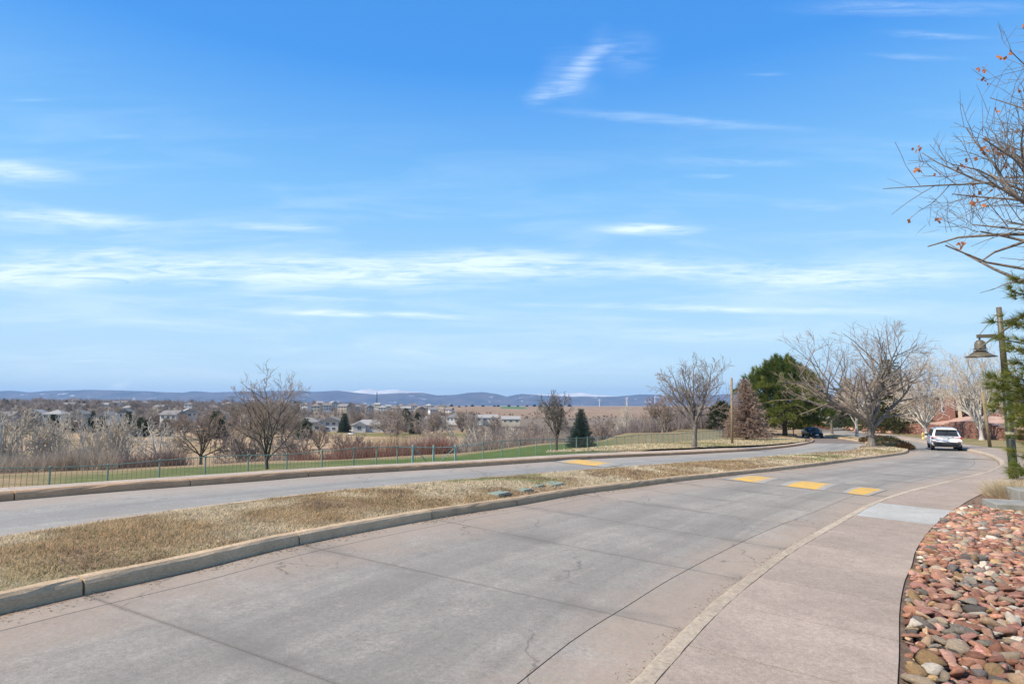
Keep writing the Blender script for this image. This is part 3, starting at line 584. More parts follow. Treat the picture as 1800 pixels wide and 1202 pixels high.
def mtn(name, lo, hi, snow, thr):
    m = bpy.data.materials.new(name); m.use_nodes = True; n = N(m.node_tree); b = n.n['Principled BSDF']; co = n.coords()
    c = n.ramp(n.noise(co, .004, 6, .65), [(.35, lo), (.62, hi)])
    sn = n.mapr(n.math('ADD', n.noise(n.mapping(co, sc=(1,1,2.2)), .0055, 5, .6), n.math('MULTIPLY', n.noise(co, .03, 3, .6), .25)), thr, thr+.04)
    c = n.mix(n.math('MULTIPLY', sn, snow), c, (.7,.7,.72)); n.put(b.inputs['Base Color'], c); b.inputs['Roughness'].default_value = 1.; b.inputs['Specular IOR Level'].default_value = 0; return m
ridge('foothills', [(-700,690),(0,689),(30,687),(60,690),(110,686.5),(200,685.5),(270,687.5),(330,690),(350,687.5),(380,690),(420,688),(500,687),(540,686.5),(556,688.5),(600,686),(630,690),(660,693),(700,691),(740,690),(770,695),(800,694),(825,690),(845,689),(870,692),(890,697),(915,692),(935,693),(955,695),(1000,697),(1080,697),(1125,693),(1160,695),(1200,697),(1250,694),(1290,692),(1400,694),(1600,697),(2500,692)],
      8600, 1700, mtn('foothill_forest_hazy', (.02,.03,.06), (.10,.08,.10), .6, .76), -120, 3)  # forest tone pushed to blue, some distance haze is put into its colour
ridge('snowy_range', [(-700,706),(560,700),(588,690),(605,686.5),(625,687.5),(640,684.5),(655,683),(670,686),(700,684.5),(722,688),(742,689),(765,694),(800,702),(915,697),(932,693.5),(950,691.5),(962,693.5),(1000,691.5),(1018,690.5),(1050,694.5),(1090,697),(1200,701),(2500,705)],
      12500, 1500, mtn('snow_rock', (.45,.39,.35), (.75,.69,.64), .6, .62), -120, 8, .1, 300, 1300)

# ------------------------------------------------------------------ trees
def grow_tree(seed, H, spread, trunk_r, fork=.22, limbs=7, subs=(7,6,4), twig_r=.011, up=.5, trunk_k=10, droop=0., lean=(0,0), minr=None, open_=.9, dirs=None):
    """returns (trunk tubes, twig tubes) as lists of (points, radii, sides); normalised to the given height and spread"""
    r = random.Random(seed); big, tw = [], []
    def path(p, d, L, n_, wob, trop):
        pts = [np.array(p)]; d = np.array(d, float); d /= np.linalg.norm(d)
        for _ in range(n_):
            d = d+np.array([r.gauss(0, wob), r.gauss(0, wob), r.gauss(0, wob*.6)+trop]); d /= np.linalg.norm(d); pts.append(pts[-1]+d*L/n_)
        return pts
    th_ = path((0,0,0), (lean[0], lean[1], 1), fork*1.05, 4, .04, 0); big.append((th_, [trunk_r*1.45, trunk_r*1.05, trunk_r*.95, trunk_r*.92, trunk_r*.9], trunk_k))
    def spawn(pts, rad0, L, lev, a0):
        ns = subs[lev] if lev < len(subs) else 0
        for k in range(ns):
            t = .22+.74*(k+r.random()*.8)/ns; f = t*(len(pts)-1); i = min(int(f), len(pts)-2); p = pts[i]+(pts[i+1]-pts[i])*(f-i); d = pts[i+1]-pts[i]; d /= np.linalg.norm(d)
            a = r.random()*2*math.pi; q = np.cross(d, [math.cos(a), math.sin(a), .3]); q /= np.linalg.norm(q)+1e-9; sp_ = .55+.5*r.random(); nd = d*math.cos(sp_)+q*math.sin(sp_); nd[2] += .12-droop
            l2 = L*(.62-.28*t)*(.75+.5*r.random()); r2 = rad0*(1-.75*t)*.6
            last = lev == len(subs)-1
            c = path(p, nd, l2, 2 if last else 4, .10 if last else .16, .05*up)
            r2 = max(r2, twig_r)
            if last: tw.append((c, [max(r2*.8, twig_r), twig_r, twig_r*.5][:len(c)], 3))
            else:
                (big if lev == 0 and r2 > twig_r*2.2 else tw).append((c, list(np.linspace(r2, max(r2*.3, twig_r), len(c))), 5 if lev == 0 else 3)); spawn(c, r2, l2, lev+1, a)
    top = th_[-1]
    for k in range(limbs):
        a = 2*math.pi*(k+.5*r.random())/limbs; inc = open_*(.25+.75*((k*.618) % 1))
        if dirs: a, inc = rad(dirs[k][0]), dirs[k][1]
        d = (math.cos(a)*math.sin(inc), math.sin(a)*math.sin(inc), math.cos(inc)); L = (1-fork)*(.8+.3*r.random())*(dirs[k][2] if dirs else (1.0 if inc < .6 else .85))
        st = th_[-1-(k % 2)]*1.0; rr_ = trunk_r*(.62 if k else .75)*(.7+.5*r.random()); c = path(st, d, L, 7, .09, .06*up)
        big.append((c, list(np.linspace(rr_, twig_r*1.3, len(c))), 7)); spawn(c, rr_, L, 0, a)
    allp = np.vstack([np.array(c[0]) for c in big+tw]); zmax = np.quantile(allp[:, 2], .997); xs = np.quantile(np.abs(allp[:, :2]), .985)
    S = np.array([spread/2/xs, spread/2/xs, H/zmax])
    def fix(l, rs): return [(np.array(p)*S, np.array(q)*rs, k) for p, q, k in l]
    return fix(big, 1), fix(tw, 1)
def tubes(name, lst, mat_, parent):
    V, F4, o = [], [], 0
    groups = {}
    for p, q, k in lst: groups.setdefault((len(p), k), []).append((p, q))
    for (n_, k), it in groups.items():
        Pt = np.array([i[0] for i in it]); Rr = np.array([i[1] for i in it])                 # m,n,3
        T = np.gradient(Pt, axis=1); T /= np.linalg.norm(T, axis=2, keepdims=True)+1e-9; ref = np.where(np.abs(T[:, :1, 2:]) < .9, np.array([0,0,1.]), np.array([1.,0,0])); A = np.cross(T, np.broadcast_to(ref, T.shape)); A /= np.linalg.norm(A, axis=2, keepdims=True)+1e-9; B = np.cross(T, A)
        an = np.arange(k)*2*math.pi/k; v = Pt[:, :, None]+Rr[:, :, None, None]*(np.cos(an)[None,None,:,None]*A[:, :, None]+np.sin(an)[None,None,:,None]*B[:, :, None])
        V.append(v.reshape(-1, 3)); i, j = np.meshgrid(np.arange(n_-1), np.arange(k), indexing='ij'); f = np.stack([i*k+j, i*k+(j+1) % k, (i+1)*k+(j+1) % k, (i+1)*k+j], -1).reshape(-1, 4)
        F4.append((f[None]+(np.arange(len(it))*n_*k)[:, None, None]+o).reshape(-1, 4)); o += len(it)*n_*k
    return npmesh(name, np.vstack(V), np.vstack(F4), mat_, parent, smooth=True)
def bare_tree(name, label, cat, loc, H, spread, trunk_r, seed, mt=None, mw=None, group=None, rz=0., **kw):
    root = thing(name, label, cat, loc, rz, group); b_, t_ = grow_tree(seed, H, spread, trunk_r/ H if False else trunk_r, **kw)
    tubes('trunk', b_, mt or M_bark, root); tubes('crown', t_, mw or M_twig, root); return root
def copy_tree(o, loc, rz, sc, label, group=None):
    c = o.copy(); COL.objects.link(c); c.location = loc; c.rotation_euler = (0,0,rz); c.scale = sc if hasattr(sc, '__len__') else (sc,)*3; c['label'] = label
    if group: c['group'] = group
    for ch in list(o.children):
        d = ch.copy(); COL.objects.link(d); d.parent = c
        for g_ in ch.children: e = g_.copy(); COL.objects.link(e); e.parent = d
    return c
def on_road(px, py, up=.1): p = P(px, py); return (p[0], p[1], float(Rz(*p))+up)

bare_tree('bare_tree', 'large spreading bare tree with a dark scarred trunk on the tip of the grass median', 'tree', on_road(1533,791,.12), 9.0, 10.2, .24, 14, mt=M_bark, fork=.2, limbs=10, subs=(7,6,4), twig_r=.010, up=.9, dirs=[(180,1.0,1.0),(172,.5,1.1),(200,.2,1.0),(25,.22,1.05),(5,.5,1.12),(-15,.88,.85),(95,.5,.8),(265,.45,.75),(60,.7,.6),(235,.75,.6)])
bare_tree('bare_tree', 'bare vase-shaped tree on the dry verge in front of the green fence', 'tree', on_road(1220,790,.12), 6.35, 5.3, .15, 23, fork=.27, limbs=8, subs=(7,5,4), twig_r=.010, open_=.8, up=.7)
g_ = G(477, 27.5); bare_tree('bare_tree', 'broad dark bare tree just behind the green fence at left centre', 'tree', g_+Vector((0,0,-.3)), 5.35, 4.3, .085, 37, mt=M_barkd, mw=M_twig, fork=.3, limbs=8, subs=(8,6,4), twig_r=.007, open_=1.1, up=.6)
g_ = G(977, 44); bare_tree('bare_tree', 'upright bare tree behind the fence, left of the dark green spruce', 'tree', g_, 4.4, 2.6, .11, 41, mt=M_barkd, mw=M_bark, fork=.3, limbs=8, subs=(7,6,4), twig_r=.010, open_=.8, up=.7)
g_ = G(1162, 84); bare_tree('bare_tree', 'rounded bare tree on the far lawn beyond the right end of the fence', 'tree', g_, 5.3, 5.6, .15, 43, fork=.2, limbs=9, subs=(7,6,4), twig_r=.018, open_=1.1)
p = on_road(1463,765); bare_tree('bare_tree', 'slender young bare tree on the narrow strip between the carriageways, nearer the dark car', 'tree', p, 7.2, 6.2, .17, 47, fork=.3, limbs=7, subs=(6,5,4), twig_r=.02, open_=.8)
p = on_road(1507,768); bare_tree('bare_tree', 'pale slim bare tree on the strip behind the large median tree', 'tree', p, 9, 6.5, .18, 53, mt=M_barkw, mw=M_twigw, fork=.25, limbs=8, subs=(6,5,4), twig_r=.02, open_=.75)
p = on_road(1629,771); bare_tree('bare_tree', 'white-barked bare tree beside the yellow hydrant in front of the stone wall', 'tree', p, 10.6, 9.0, .2, 59, mt=M_barkw, mw=M_twigw, fork=.16, limbs=11, subs=(7,5,4), twig_r=.017, open_=1.0, up=.7)
p = on_road(1726,775); bare_tree('bare_tree', 'tall white-barked bare tree against the wall, behind the leaning wooden post', 'tree', p, 10.2, 7.0, .2, 61, mt=M_barkw, mw=M_twigw, fork=.13, limbs=11, subs=(7,5,4), twig_r=.016, open_=.95, up=.7)
# the oak whose branches reach in from the right, with a few clinging leaves
OY = 10.3; OX = 12.0
oak = thing('oak_tree', 'bare oak at the right edge with a few clinging orange leaves on its twigs', 'tree', (OX, OY, float(Rz(OX, OY))))
b_, t_ = grow_tree(71, 11.2, 8.6, .17, fork=.42, limbs=13, subs=(9,6,4), twig_r=.0045, open_=1.12, up=.3); 
def vis(q):
    p = q[0][0]+np.array([OX, OY, float(Rz(OX, OY))-EYE]); yy_ = max(p[1], .5); return 900+F*p[0]/yy_ > 1640 and (705-F*p[2]/yy_ < 405 or 900+F*p[0]/yy_ > 1850)
b_ = [b_[0]]+[q for q in b_[1:] if vis(q)]; t_ = [q for q in t_ if vis(q)]; tubes('trunk', b_, M_bark, oak); tubes('crown', t_, M_bark, oak)
lr = np.random.default_rng(3); ends = np.array([q[0][-1] for q in t_]); ends = ends[(ends[:, 0] < .5) & (900+F*(ends[:, 0]+OX)/(ends[:, 1]+OY) > 1615)]; ends = ends[lr.choice(len(ends), 110, replace=False)]; clus = ends[lr.integers(0, len(ends), 520)]+lr.normal(0, .05, (520, 3))
blades('dead_leaves', clus, np.c_[lr.normal(0, .6, (520, 2)), -.8*np.ones(520)], np.full(520, .07), .045, np.array([.5,.19,.07])*(.6+.7*lr.random(520))[:, None], parent=oak, quad=True)

def tufts(name, pos, dirs, k, ln, wd, col, parent, spread=.7, jit=.3, mat_=None):
    """k needles at each position around its direction"""
    n_ = len(pos); b = np.repeat(pos, k, 0); d = np.repeat(dirs, k, 0)+RNG.normal(0, spread, (n_*k, 3)); L = ln*(1-jit+2*jit*RNG.random(n_*k)); c = np.repeat(col, k, 0)*(.75+.5*RNG.random(n_*k))[:, None]
    return blades(name, b, d, L, wd, c, mat_, parent, bend=.15)
def pine(label, loc, H, W, seed, c0, c1, tall=.16, nl=80, k=9, name='pine_tree', tw=.05, tl=.42, dens=26, group=None, flat=1.):
    r = np.random.default_rng(seed); root = thing(name, label, 'tree', loc, 0, group); pos, dr, cl, limbs = [], [], [], []
    tz = H*.93; MBt = MB(); MBt.tube([(0,0,-.1),(0.05,0,H*.3),(0,.05,H*.65),(0,0,tz)], [H*.035, H*.028, H*.018, .03], 9)
    for i in range(nl):
        t = (i+.5)/nl; z = H*(tall+(1-tall)*t**.9); rm = W/2*math.sin(math.pi*min(.97, .28+.70*t))**.75*(.55+.5*r.random()); a = i*2.4+r.random()*.7; c = np.array([math.cos(a)*rm, math.sin(a)*rm, z*(.95+.05*r.random())])
        limbs.append(c); s_ = W*.085*(.7+.7*r.random()); n_ = int(dens*(.7+.6*r.random())); d = r.normal(0, 1, (n_, 3)); d[:, 2] = np.abs(d[:, 2])*.9-.25; d /= np.linalg.norm(d, axis=1, keepdims=True)
        p = c+d*s_*np.array([1.15,1.15,.85*flat])*(.45+.6*r.random((n_, 1))); out = c*np.array([1,1,0]); out /= np.linalg.norm(out)+1e-6
        pos.append(p); dr.append(d*.6+out*.35+np.array([0,0,.75])); tone = r.random(); cl.append(np.array(c0)*(1-tone)+np.array(c1)*tone+np.zeros((n_, 3)))
        if t > .35:
            q_ = 16; hh_ = np.linspace(0, .95, q_)[:, None]; pos.append(c+np.array([0,0,s_*.5])+hh_*np.array([0,0,1])*W*.085+r.normal(0, .05, (q_, 3))); dr.append(np.tile([0,0,1.], (q_, 1))+r.normal(0, .3, (q_, 3))); cl.append(np.array(c0)*(1-tone)+np.array(c1)*tone+np.zeros((q_, 3)))
        zb = z*.86; MBt.tube([(0,0,zb), tuple(c*.55+np.array([0,0,zb])*.45-np.array([0,0,.1])), tuple(c)], [.06,.045,.02], 4, cap=False)
    MBt.build('trunk', M_barkd, root, smooth=True); tufts('crown', np.vstack(pos), np.vstack(dr), k, tl, tw, np.vstack(cl), root, .38); return root
def spruce(label, loc, H, W, seed, c0, c1, name='spruce_tree', layers=26, per=11, k=7, tl=.3, tw=.05, group=None, droop=.18, base=.06):
    r = np.random.default_rng(seed); root = thing(name, label, 'tree', loc, 0, group); m = MB(); m.tube([(0,0,-.1),(0,0,H*.5),(0,0,H*.97)], [H*.03, H*.018, .02], 8); pos, dr, cl = [], [], []
    for i in range(layers):
        t = i/layers; z = H*(base+(1-base)*t); R_ = W/2*(1-t)**.82*(.86+.25*r.random())+.06; nb = max(4, int(per*(1-t*.6)))
        for j in range(nb):
            a = 2*math.pi*j/nb+i*.9+r.random()*.5; Lb = R_*(.78+.34*r.random()); n_ = max(3, int(Lb/W*22)+2); s_ = np.linspace(.12, 1, n_)[:, None]; di = np.array([math.cos(a), math.sin(a), 0]); zz = z-droop*Lb*s_+.3*droop*Lb*s_**3
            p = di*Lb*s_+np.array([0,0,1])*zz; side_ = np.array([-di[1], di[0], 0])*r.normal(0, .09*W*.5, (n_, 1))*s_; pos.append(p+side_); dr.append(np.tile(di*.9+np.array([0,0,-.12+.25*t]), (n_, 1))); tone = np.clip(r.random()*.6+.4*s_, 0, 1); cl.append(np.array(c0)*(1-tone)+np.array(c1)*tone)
            if H > 4: m.tube([(0,0,z), tuple(di*Lb*.9+np.array([0,0,z-droop*Lb*.7]))], [.03,.01], 3, cap=False)
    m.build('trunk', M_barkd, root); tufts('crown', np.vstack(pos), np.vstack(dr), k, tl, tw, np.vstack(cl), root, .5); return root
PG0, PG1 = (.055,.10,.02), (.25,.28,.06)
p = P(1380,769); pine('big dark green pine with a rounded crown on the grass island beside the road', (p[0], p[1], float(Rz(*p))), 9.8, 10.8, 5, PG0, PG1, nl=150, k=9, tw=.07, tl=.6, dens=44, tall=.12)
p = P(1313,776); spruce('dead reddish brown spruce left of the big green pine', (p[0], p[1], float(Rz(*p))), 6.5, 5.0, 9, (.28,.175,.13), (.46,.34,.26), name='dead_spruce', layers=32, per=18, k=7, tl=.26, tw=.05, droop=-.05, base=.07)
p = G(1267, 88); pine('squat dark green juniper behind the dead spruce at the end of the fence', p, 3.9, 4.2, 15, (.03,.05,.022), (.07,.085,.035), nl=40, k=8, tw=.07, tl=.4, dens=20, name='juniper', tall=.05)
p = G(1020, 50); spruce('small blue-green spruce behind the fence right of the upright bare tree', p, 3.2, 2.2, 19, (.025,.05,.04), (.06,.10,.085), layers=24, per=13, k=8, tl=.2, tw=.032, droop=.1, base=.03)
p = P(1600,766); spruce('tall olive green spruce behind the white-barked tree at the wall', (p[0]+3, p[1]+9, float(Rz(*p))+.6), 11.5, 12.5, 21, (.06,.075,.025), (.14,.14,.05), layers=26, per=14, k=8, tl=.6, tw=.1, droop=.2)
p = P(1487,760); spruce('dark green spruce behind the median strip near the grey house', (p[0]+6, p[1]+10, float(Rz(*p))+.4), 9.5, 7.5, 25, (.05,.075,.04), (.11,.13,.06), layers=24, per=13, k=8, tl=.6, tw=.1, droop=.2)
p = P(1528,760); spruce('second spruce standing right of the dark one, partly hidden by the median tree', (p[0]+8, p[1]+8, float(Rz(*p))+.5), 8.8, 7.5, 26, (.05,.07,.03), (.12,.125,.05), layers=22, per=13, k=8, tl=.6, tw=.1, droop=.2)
p = P(1562,762.5); pine('small tree thick with russet leaves at the left end of the stone wall', (p[0]+2, p[1]+1, float(Rz(*p))+.1), 6.2, 7.4, 29, (.22,.07,.04), (.36,.15,.09), nl=46, k=8, tw=.12, tl=.2, dens=30, name='russet_tree', tall=.22)

# pine branches at the right edge, close by
def near_pine():
    r = np.random.default_rng(8); X0, Y0 = 14.3, 13.4; z0 = float(Rz(X0, Y0)); root = thing('pine_tree', 'pine at the right edge whose long-needled branches hang in front of the lamp post', 'tree', (X0, Y0, z0))
    m = MB(); m.tube([(0,0,-.2),(.05,.1,3),(0,.1,6.4)], [.17,.13,.05], 10); pos, dr, cl = [], [], []
    # tips seen in the photo (position, distance), limb runs from the trunk to each
    tips = [(1786,492,12.6),(1776,512,12.9),(1758,566,13),(1760,596,12.8),(1783,612,12.5),(1742,664,12.2),(1748,682,12.4),(1765,700,12.3),(1758,716,12.9),(1776,660,12.0),(1788,690,12.3),(1778,735,12.4),(1790,770,12.6),(1784,800,12.9),(1790,830,13),(1780,822,13.3),(1793,640,12.6),(1795,720,12),(1795,560,12.8),(1790,745,12)]
    tips += [(1830+60*r.random(), 480+380*r.random(), 12+2*r.random()) for _ in range(26)]
    O = Vector((X0, Y0, z0))
    for px, py, Y in tips:
        t_ = np.array(D(px, py, Y)-O); b0 = np.array([0,0,max(.7, t_[2]-.25-.35*r.random())]); mid = (t_+b0)/2+np.array([0,0,-.12]); m.tube([b0, mid, t_], [.045,.03,.012], 5, cap=False)
        for q in range(7):
            s_ = .55+.45*q/6; c = b0*(1-s_)+t_*s_+np.array([0,0,-.1])*math.sin(s_*math.pi); nn = 5 if 600 < py < 760 else 4
            for _ in range(nn):
                e = c+r.normal(0, .07, 3)*(1.3-.5*s_); dd = (t_-b0)/np.linalg.norm(t_-b0); pos.append(e); dr.append(dd*.8+np.array([0,0,.35])); g1 = r.random(); cl.append(np.array((.13,.18,.03))*(1-g1)+np.array((.34,.33,.08))*g1)
    m.build('trunk', M_bark, root, smooth=True); tufts('needles', np.array(pos), np.array(dr), 34, .23, .010, np.array(cl), root, .5)
near_pine()

# ------------------------------------------------------------------ background trees and thickets
V = {}
def variant(key, mt, mw, seed, **kw):
    b_, t_ = grow_tree(seed, 1.0, kw.pop('spread', .8), kw.pop('tr', .035), **kw); root = bpy.data.objects.new(key, None); a = tubes('trunk', b_, mt, None); c = tubes('crown', t_, mw, None); V[key] = (root, a, c)
    for o in (a, c): COL.objects.unlink(o)
variant('pale1', M_barkw, M_twigw, 101, spread=.62, tr=.022, fork=.16, limbs=7, subs=(6,4,3), twig_r=.003, open_=.75)
variant('pale2', M_barkw, M_twigw, 103, spread=.8, tr=.022, fork=.1, limbs=7, subs=(6,4,3), twig_r=.003, open_=1.0, lean=(.2,0))
variant('brown1', M_barkd, M_twig, 105, spread=.95, tr=.03, fork=.2, limbs=9, subs=(7,5,4), twig_r=.003, open_=1.15)
variant('brown2', M_bark, M_twig, 107, spread=.8, fork=.18, limbs=9, subs=(7,5,3), twig_r=.0035, tr=.025, open_=.95)
M_red = mat('red_twigs', [(.17,.085,.065),(.27,.15,.12)], 3, .95, rnd=.15); V['red1'] = V['brown2']
variant('grey1', M_bark, mat('grey_twigs', [(.27,.21,.17),(.42,.34,.28)], 3, .95, rnd=.15), 109, spread=.9, fork=.12, limbs=9, subs=(7,5,3), twig_r=.004, tr=.02, open_=1.05)
def place(key, loc, H, rz, label, group=None, wf=1., name='bare_tree', cat='tree'):
    root, a, c = V[key]; o = thing(name, label, cat, loc, rz, group); o.scale = (H*wf, H*wf, H)
    for q, nm in ((a, 'trunk'), (c, 'crown')): d = q.copy(); d.name = nm; COL.objects.link(d); d.parent = o
    return o
rt = random.Random(12)
# (px, base y, top y, distance, variant, width factor, label)
BG = [(20,812,706,62,'pale1',1.,'tall pale cottonwood at the far left edge above the grey thicket'),(55,812,716,64,'pale2',1.,'pale cottonwood second from the left edge in the thicket'),
 (100,810,728,66,'pale1',1.1,'pale many-limbed cottonwood rising from the left thicket'),(145,806,712,70,'pale2',.8,'tall pale cottonwood with a dark lower trunk left of the leaning pair'),
 (177,800,735,72,'pale1',.7,'slim grey cottonwood between two taller pale ones'),(214,797,716,74,'pale1',.9,'pale forked cottonwood above the reddish scrub'),(230,794,722,76,'pale2',.7,'leaning pale cottonwood right of the forked one'),
 (290,807,738,60,'pale2',1.3,'low broad pale tree with a twisted leaning trunk by the lawn edge'),(361,806,727,56,'brown1',1.,'round-crowned dark bare tree standing alone at the lawn edge'),
 (432,800,741,75,'grey1',1.1,'grey leaning bare tree behind the broad dark one'),(520,796,744,80,'grey1',1.0,'bushy grey tree right of the broad dark fence-side tree'),(565,770,744,150,'brown2',1.,'small dark bare tree on the golf grass before the white house'),
 (640,797,760,80,'brown2',1.,'thin bare tree with reddish scrub round its foot'),(606,782,760,120,'brown1',1.,'low leaning bare tree on the golf grass'),(680,760,730,260,'grey1',1.2,'big rounded pinkish tree in front of the ranch house'),
 (745,789,757,90,'pale1',1.,'small pale tree in the scrub behind the gate'),(790,790,742,88,'pale2',1.1,'pale bushy tree beyond the fence, right of the gate'),(848,788,744,90,'pale2',1.2,'broad pale tree in the scrub right of the gate'),
 (900,786,742,88,'pale1',1.2,'pale tree in the scrub left of the upright bare tree'),(925,780,738,95,'grey1',1.,'grey tree behind the upright bare tree'),(1058,772,735,90,'grey1',1.1,'grey rounded tree right of the blue-green spruce'),
 (1096,770,728,110,'pale1',1.1,'pale feathery tree beyond the lawn edge'),(1097,765,702,160,'pale1',.35,'narrow upright pale poplar rising above the scrub'),(1130,765,722,110,'grey1',1.3,'wide grey tree left of the rounded lawn tree'),
 (1192,760,712,120,'grey1',1.3,'wide pinkish grey tree right of the rounded lawn tree'),(1240,752,716,130,'grey1',1.2,'grey tree behind the fence-side vase tree'),(400,772,715,170,'brown1',1.,'dark bushy tree beyond the brown field, left of the fence-side tree'),
 (452,768,716,180,'brown2',1.2,'brown-topped tree on the far side of the field'),(330,752,722,230,'brown2',1.1,'rusty bare tree among the houses at left')]
for px, by, ty, Y, key, wf, lab in BG:
    x = (px-900)/F*Y; top = D(px, ty, Y); bz = min(D(px, by, Y).z, gz(x, Y)+.4); place(key, (x, Y, bz), max(top.z-bz, 1.5), rt.random()*6.3, lab, wf=wf)
REG = lambda q: 'behind the left cottonwoods' if q < 260 else 'around the lone round tree' if q < 400 else 'seen through the broad dark tree' if q < 560 else 'below the radio mast' if q < 700 else 'near the white bungalows'
for i in range(190):       # woods among and behind the houses
    Y = rt.choice([268,300,330,420,480,560,640,800,980])*(.9+.2*rt.random()); px = rt.uniform(-60, 840); 
    if Y > 500 and px > 760: px -= 300
    if Y < 345 and 545 < px < 668: continue
    x = (px-900)/F*Y; H = rt.uniform(7, 12)*(1.0 if Y < 600 else .9); key = rt.choice(['brown1','brown2','grey1','grey1','brown2']); place(key, (x, Y, gz(x, Y)-.2), H, rt.random()*6, f"{'tall' if H > 9.5 else 'low'} {'grey' if key == 'grey1' else 'brown'} bare tree {'close behind the golf grass' if Y < 350 else 'between the near houses' if Y < 520 else 'on the hillside'} {REG(px)}", 'bare trees in the far neighbourhood woods', wf=1.15)
for i in range(34):       # right-hand distance
    Y = rt.uniform(120, 330); px = rt.choice([rt.uniform(840, 1290), rt.uniform(1040, 1300)]); x = (px-900)/F*Y; z = gz(x, Y); H = rt.uniform(5, 8.5); 
    H = min(H, max(3, D(px, 722, Y).z-z)); place(rt.choice(['grey1','pale1','brown2','grey1']), (x, Y, z-.2), H, rt.random()*6, f"bare tree in the pale creekside wood {'left of the blue-green spruce' if px < 1000 else 'beyond the middle of the lawn' if px < 1150 else 'beyond the vase-shaped tree'}, {'nearer' if Y < 220 else 'farther'} back", 'bare trees of the creekside wood', wf=1.2)
# far conifers
cf = spruce('dark evergreen left of the white ranch house', (0,0,0), 9, 4.6, 77, (.03,.055,.025), (.07,.09,.035), layers=16, per=9, k=6, tl=.75, tw=.18, group=None, name='spruce_tree')
q = G(608, 292); cf.location = q; cf.scale = (1.25,1.25,1.05)
for i in range(46):
    Y = rt.choice([270,340,430,560,700,900])*(.92+.16*rt.random()); px = rt.choice([rt.uniform(-20, 420), rt.uniform(-20, 760)]); x = (px-900)/F*Y
    s_ = rt.uniform(.55, 1.05); copy_tree(cf, (x, Y, gz(x, Y)-.3), rt.random()*6, (s_*1.5, s_*1.5, s_), f"{'large' if s_ > .85 else 'small'} dark evergreen {'close to the golf grass' if Y < 360 else 'between the near houses' if Y < 500 else 'high on the hillside'} {REG(px)}", 'evergreens in the far neighbourhood')
for px, by, Y, H, lab in [(232,757,215,7,'olive evergreen at the edge of the brown field, left of two'),(262,757,210,4,'low round evergreen on the field edge'),(100,757,215,6,'dark evergreen behind the pale cottonwoods at left'),(165,757,220,5,'low evergreen between the cottonwood trunks'),(385,770,165,7.5,'dark broad evergreen behind the round-crowned bare tree'),(540,772,170,6,'bushy dark evergreen left of the pale villa'),(715,745,300,8,'slim dark evergreen beside the small white houses'),(735,745,310,6,'shorter evergreen right of the slim one')]:
    x = (px-900)/F*Y; copy_tree(cf, (x, Y, D(px, by, Y).z), rt.random()*6, (H/9*1.7, H/9*1.7, H/9), lab)
for i in range(16):
    px = 775+i*15+rt.uniform(-5, 5); Y = rt.uniform(1350, 1480); x = (px-900)/F*Y; s_ = rt.uniform(.6, 1.1); copy_tree(cf, (x, Y, gz(x, Y)-.5), rt.random()*6, (s_*2.4, s_*2.4, s_*.8), 'tiny dark tree on the skyline of the brown prairie hill', 'trees on the prairie skyline')
# thickets: many thin upright shoots
def thicket(name, boxes, seed, kind_lab=None):
    r = np.random.default_rng(seed); B_, D_, L_, W_, C_ = [], [], [], [], []
    for x0, x1, Y0, Y1, h, n_, c0, c1, wd in boxes:
        nc = n_//22; px = r.uniform(x0, x1, nc); Y = r.uniform(Y0, Y1, nc); X = (px-900)/F*Y; z = Tz(X, Y); k = 22
        hh = h*(.55+.75*r.random(nc))*(.6+.8*fbm(X+900, Y, 9, seed)); b = np.repeat(np.c_[X, Y, z], k, 0)+np.c_[r.normal(0, .35, (nc*k, 2)), np.zeros(nc*k)]; t = r.random(nc); t = np.repeat(t, k)[:, None]*.7+.3*r.random((nc*k, 1))
        B_.append(b); D_.append(np.c_[r.normal(0, .33, (nc*k, 2)), np.ones(nc*k)]); L_.append(np.repeat(hh, k)*(.5+.6*r.random(nc*k))); W_.append(np.full(nc*k, wd)*(.6+.8*r.random(nc*k))); C_.append(np.array(c0)*(1-t)+np.array(c1)*t)
    return tag(blades(name, np.vstack(B_), np.vstack(D_), np.concatenate(L_), np.concatenate(W_), np.vstack(C_), bend=.25), kind='stuff')
RD, RD2 = (.23,.10,.07), (.38,.21,.15); GR, GR2 = (.25,.19,.14), (.50,.42,.33); PK = (.26,.18,.155)
thicket('thicket', [(-60,200,43,62,2.0,20000,GR,GR2,.035),(150,330,46,60,1.5,9000,(.14,.085,.07),(.27,.2,.17),.035),(330,520,58,72,1.2,5000,RD,GR2,.04),(500,790,62,92,2.7,30000,RD,RD2,.05),
 (700,1000,64,105,2.4,24000,(.2,.14,.115),GR2,.055),(760,960,68,85,2.6,6000,RD,RD2,.05),(980,1290,92,165,3.6,34000,(.22,.17,.145),(.38,.32,.28),.09),(820,1300,170,330,4,18000,(.22,.17,.145),(.34,.28,.24),.18)], 4)
thicket('far_woods', [(-80,820,300,620,6,30000,(.22,.165,.13),(.38,.31,.25),.3),(-80,640,620,1100,8,26000,(.22,.165,.13),(.32,.26,.22),.6),(700,1100,560,760,2.2,2200,(.16,.12,.1),(.26,.2,.17),.5)], 6)
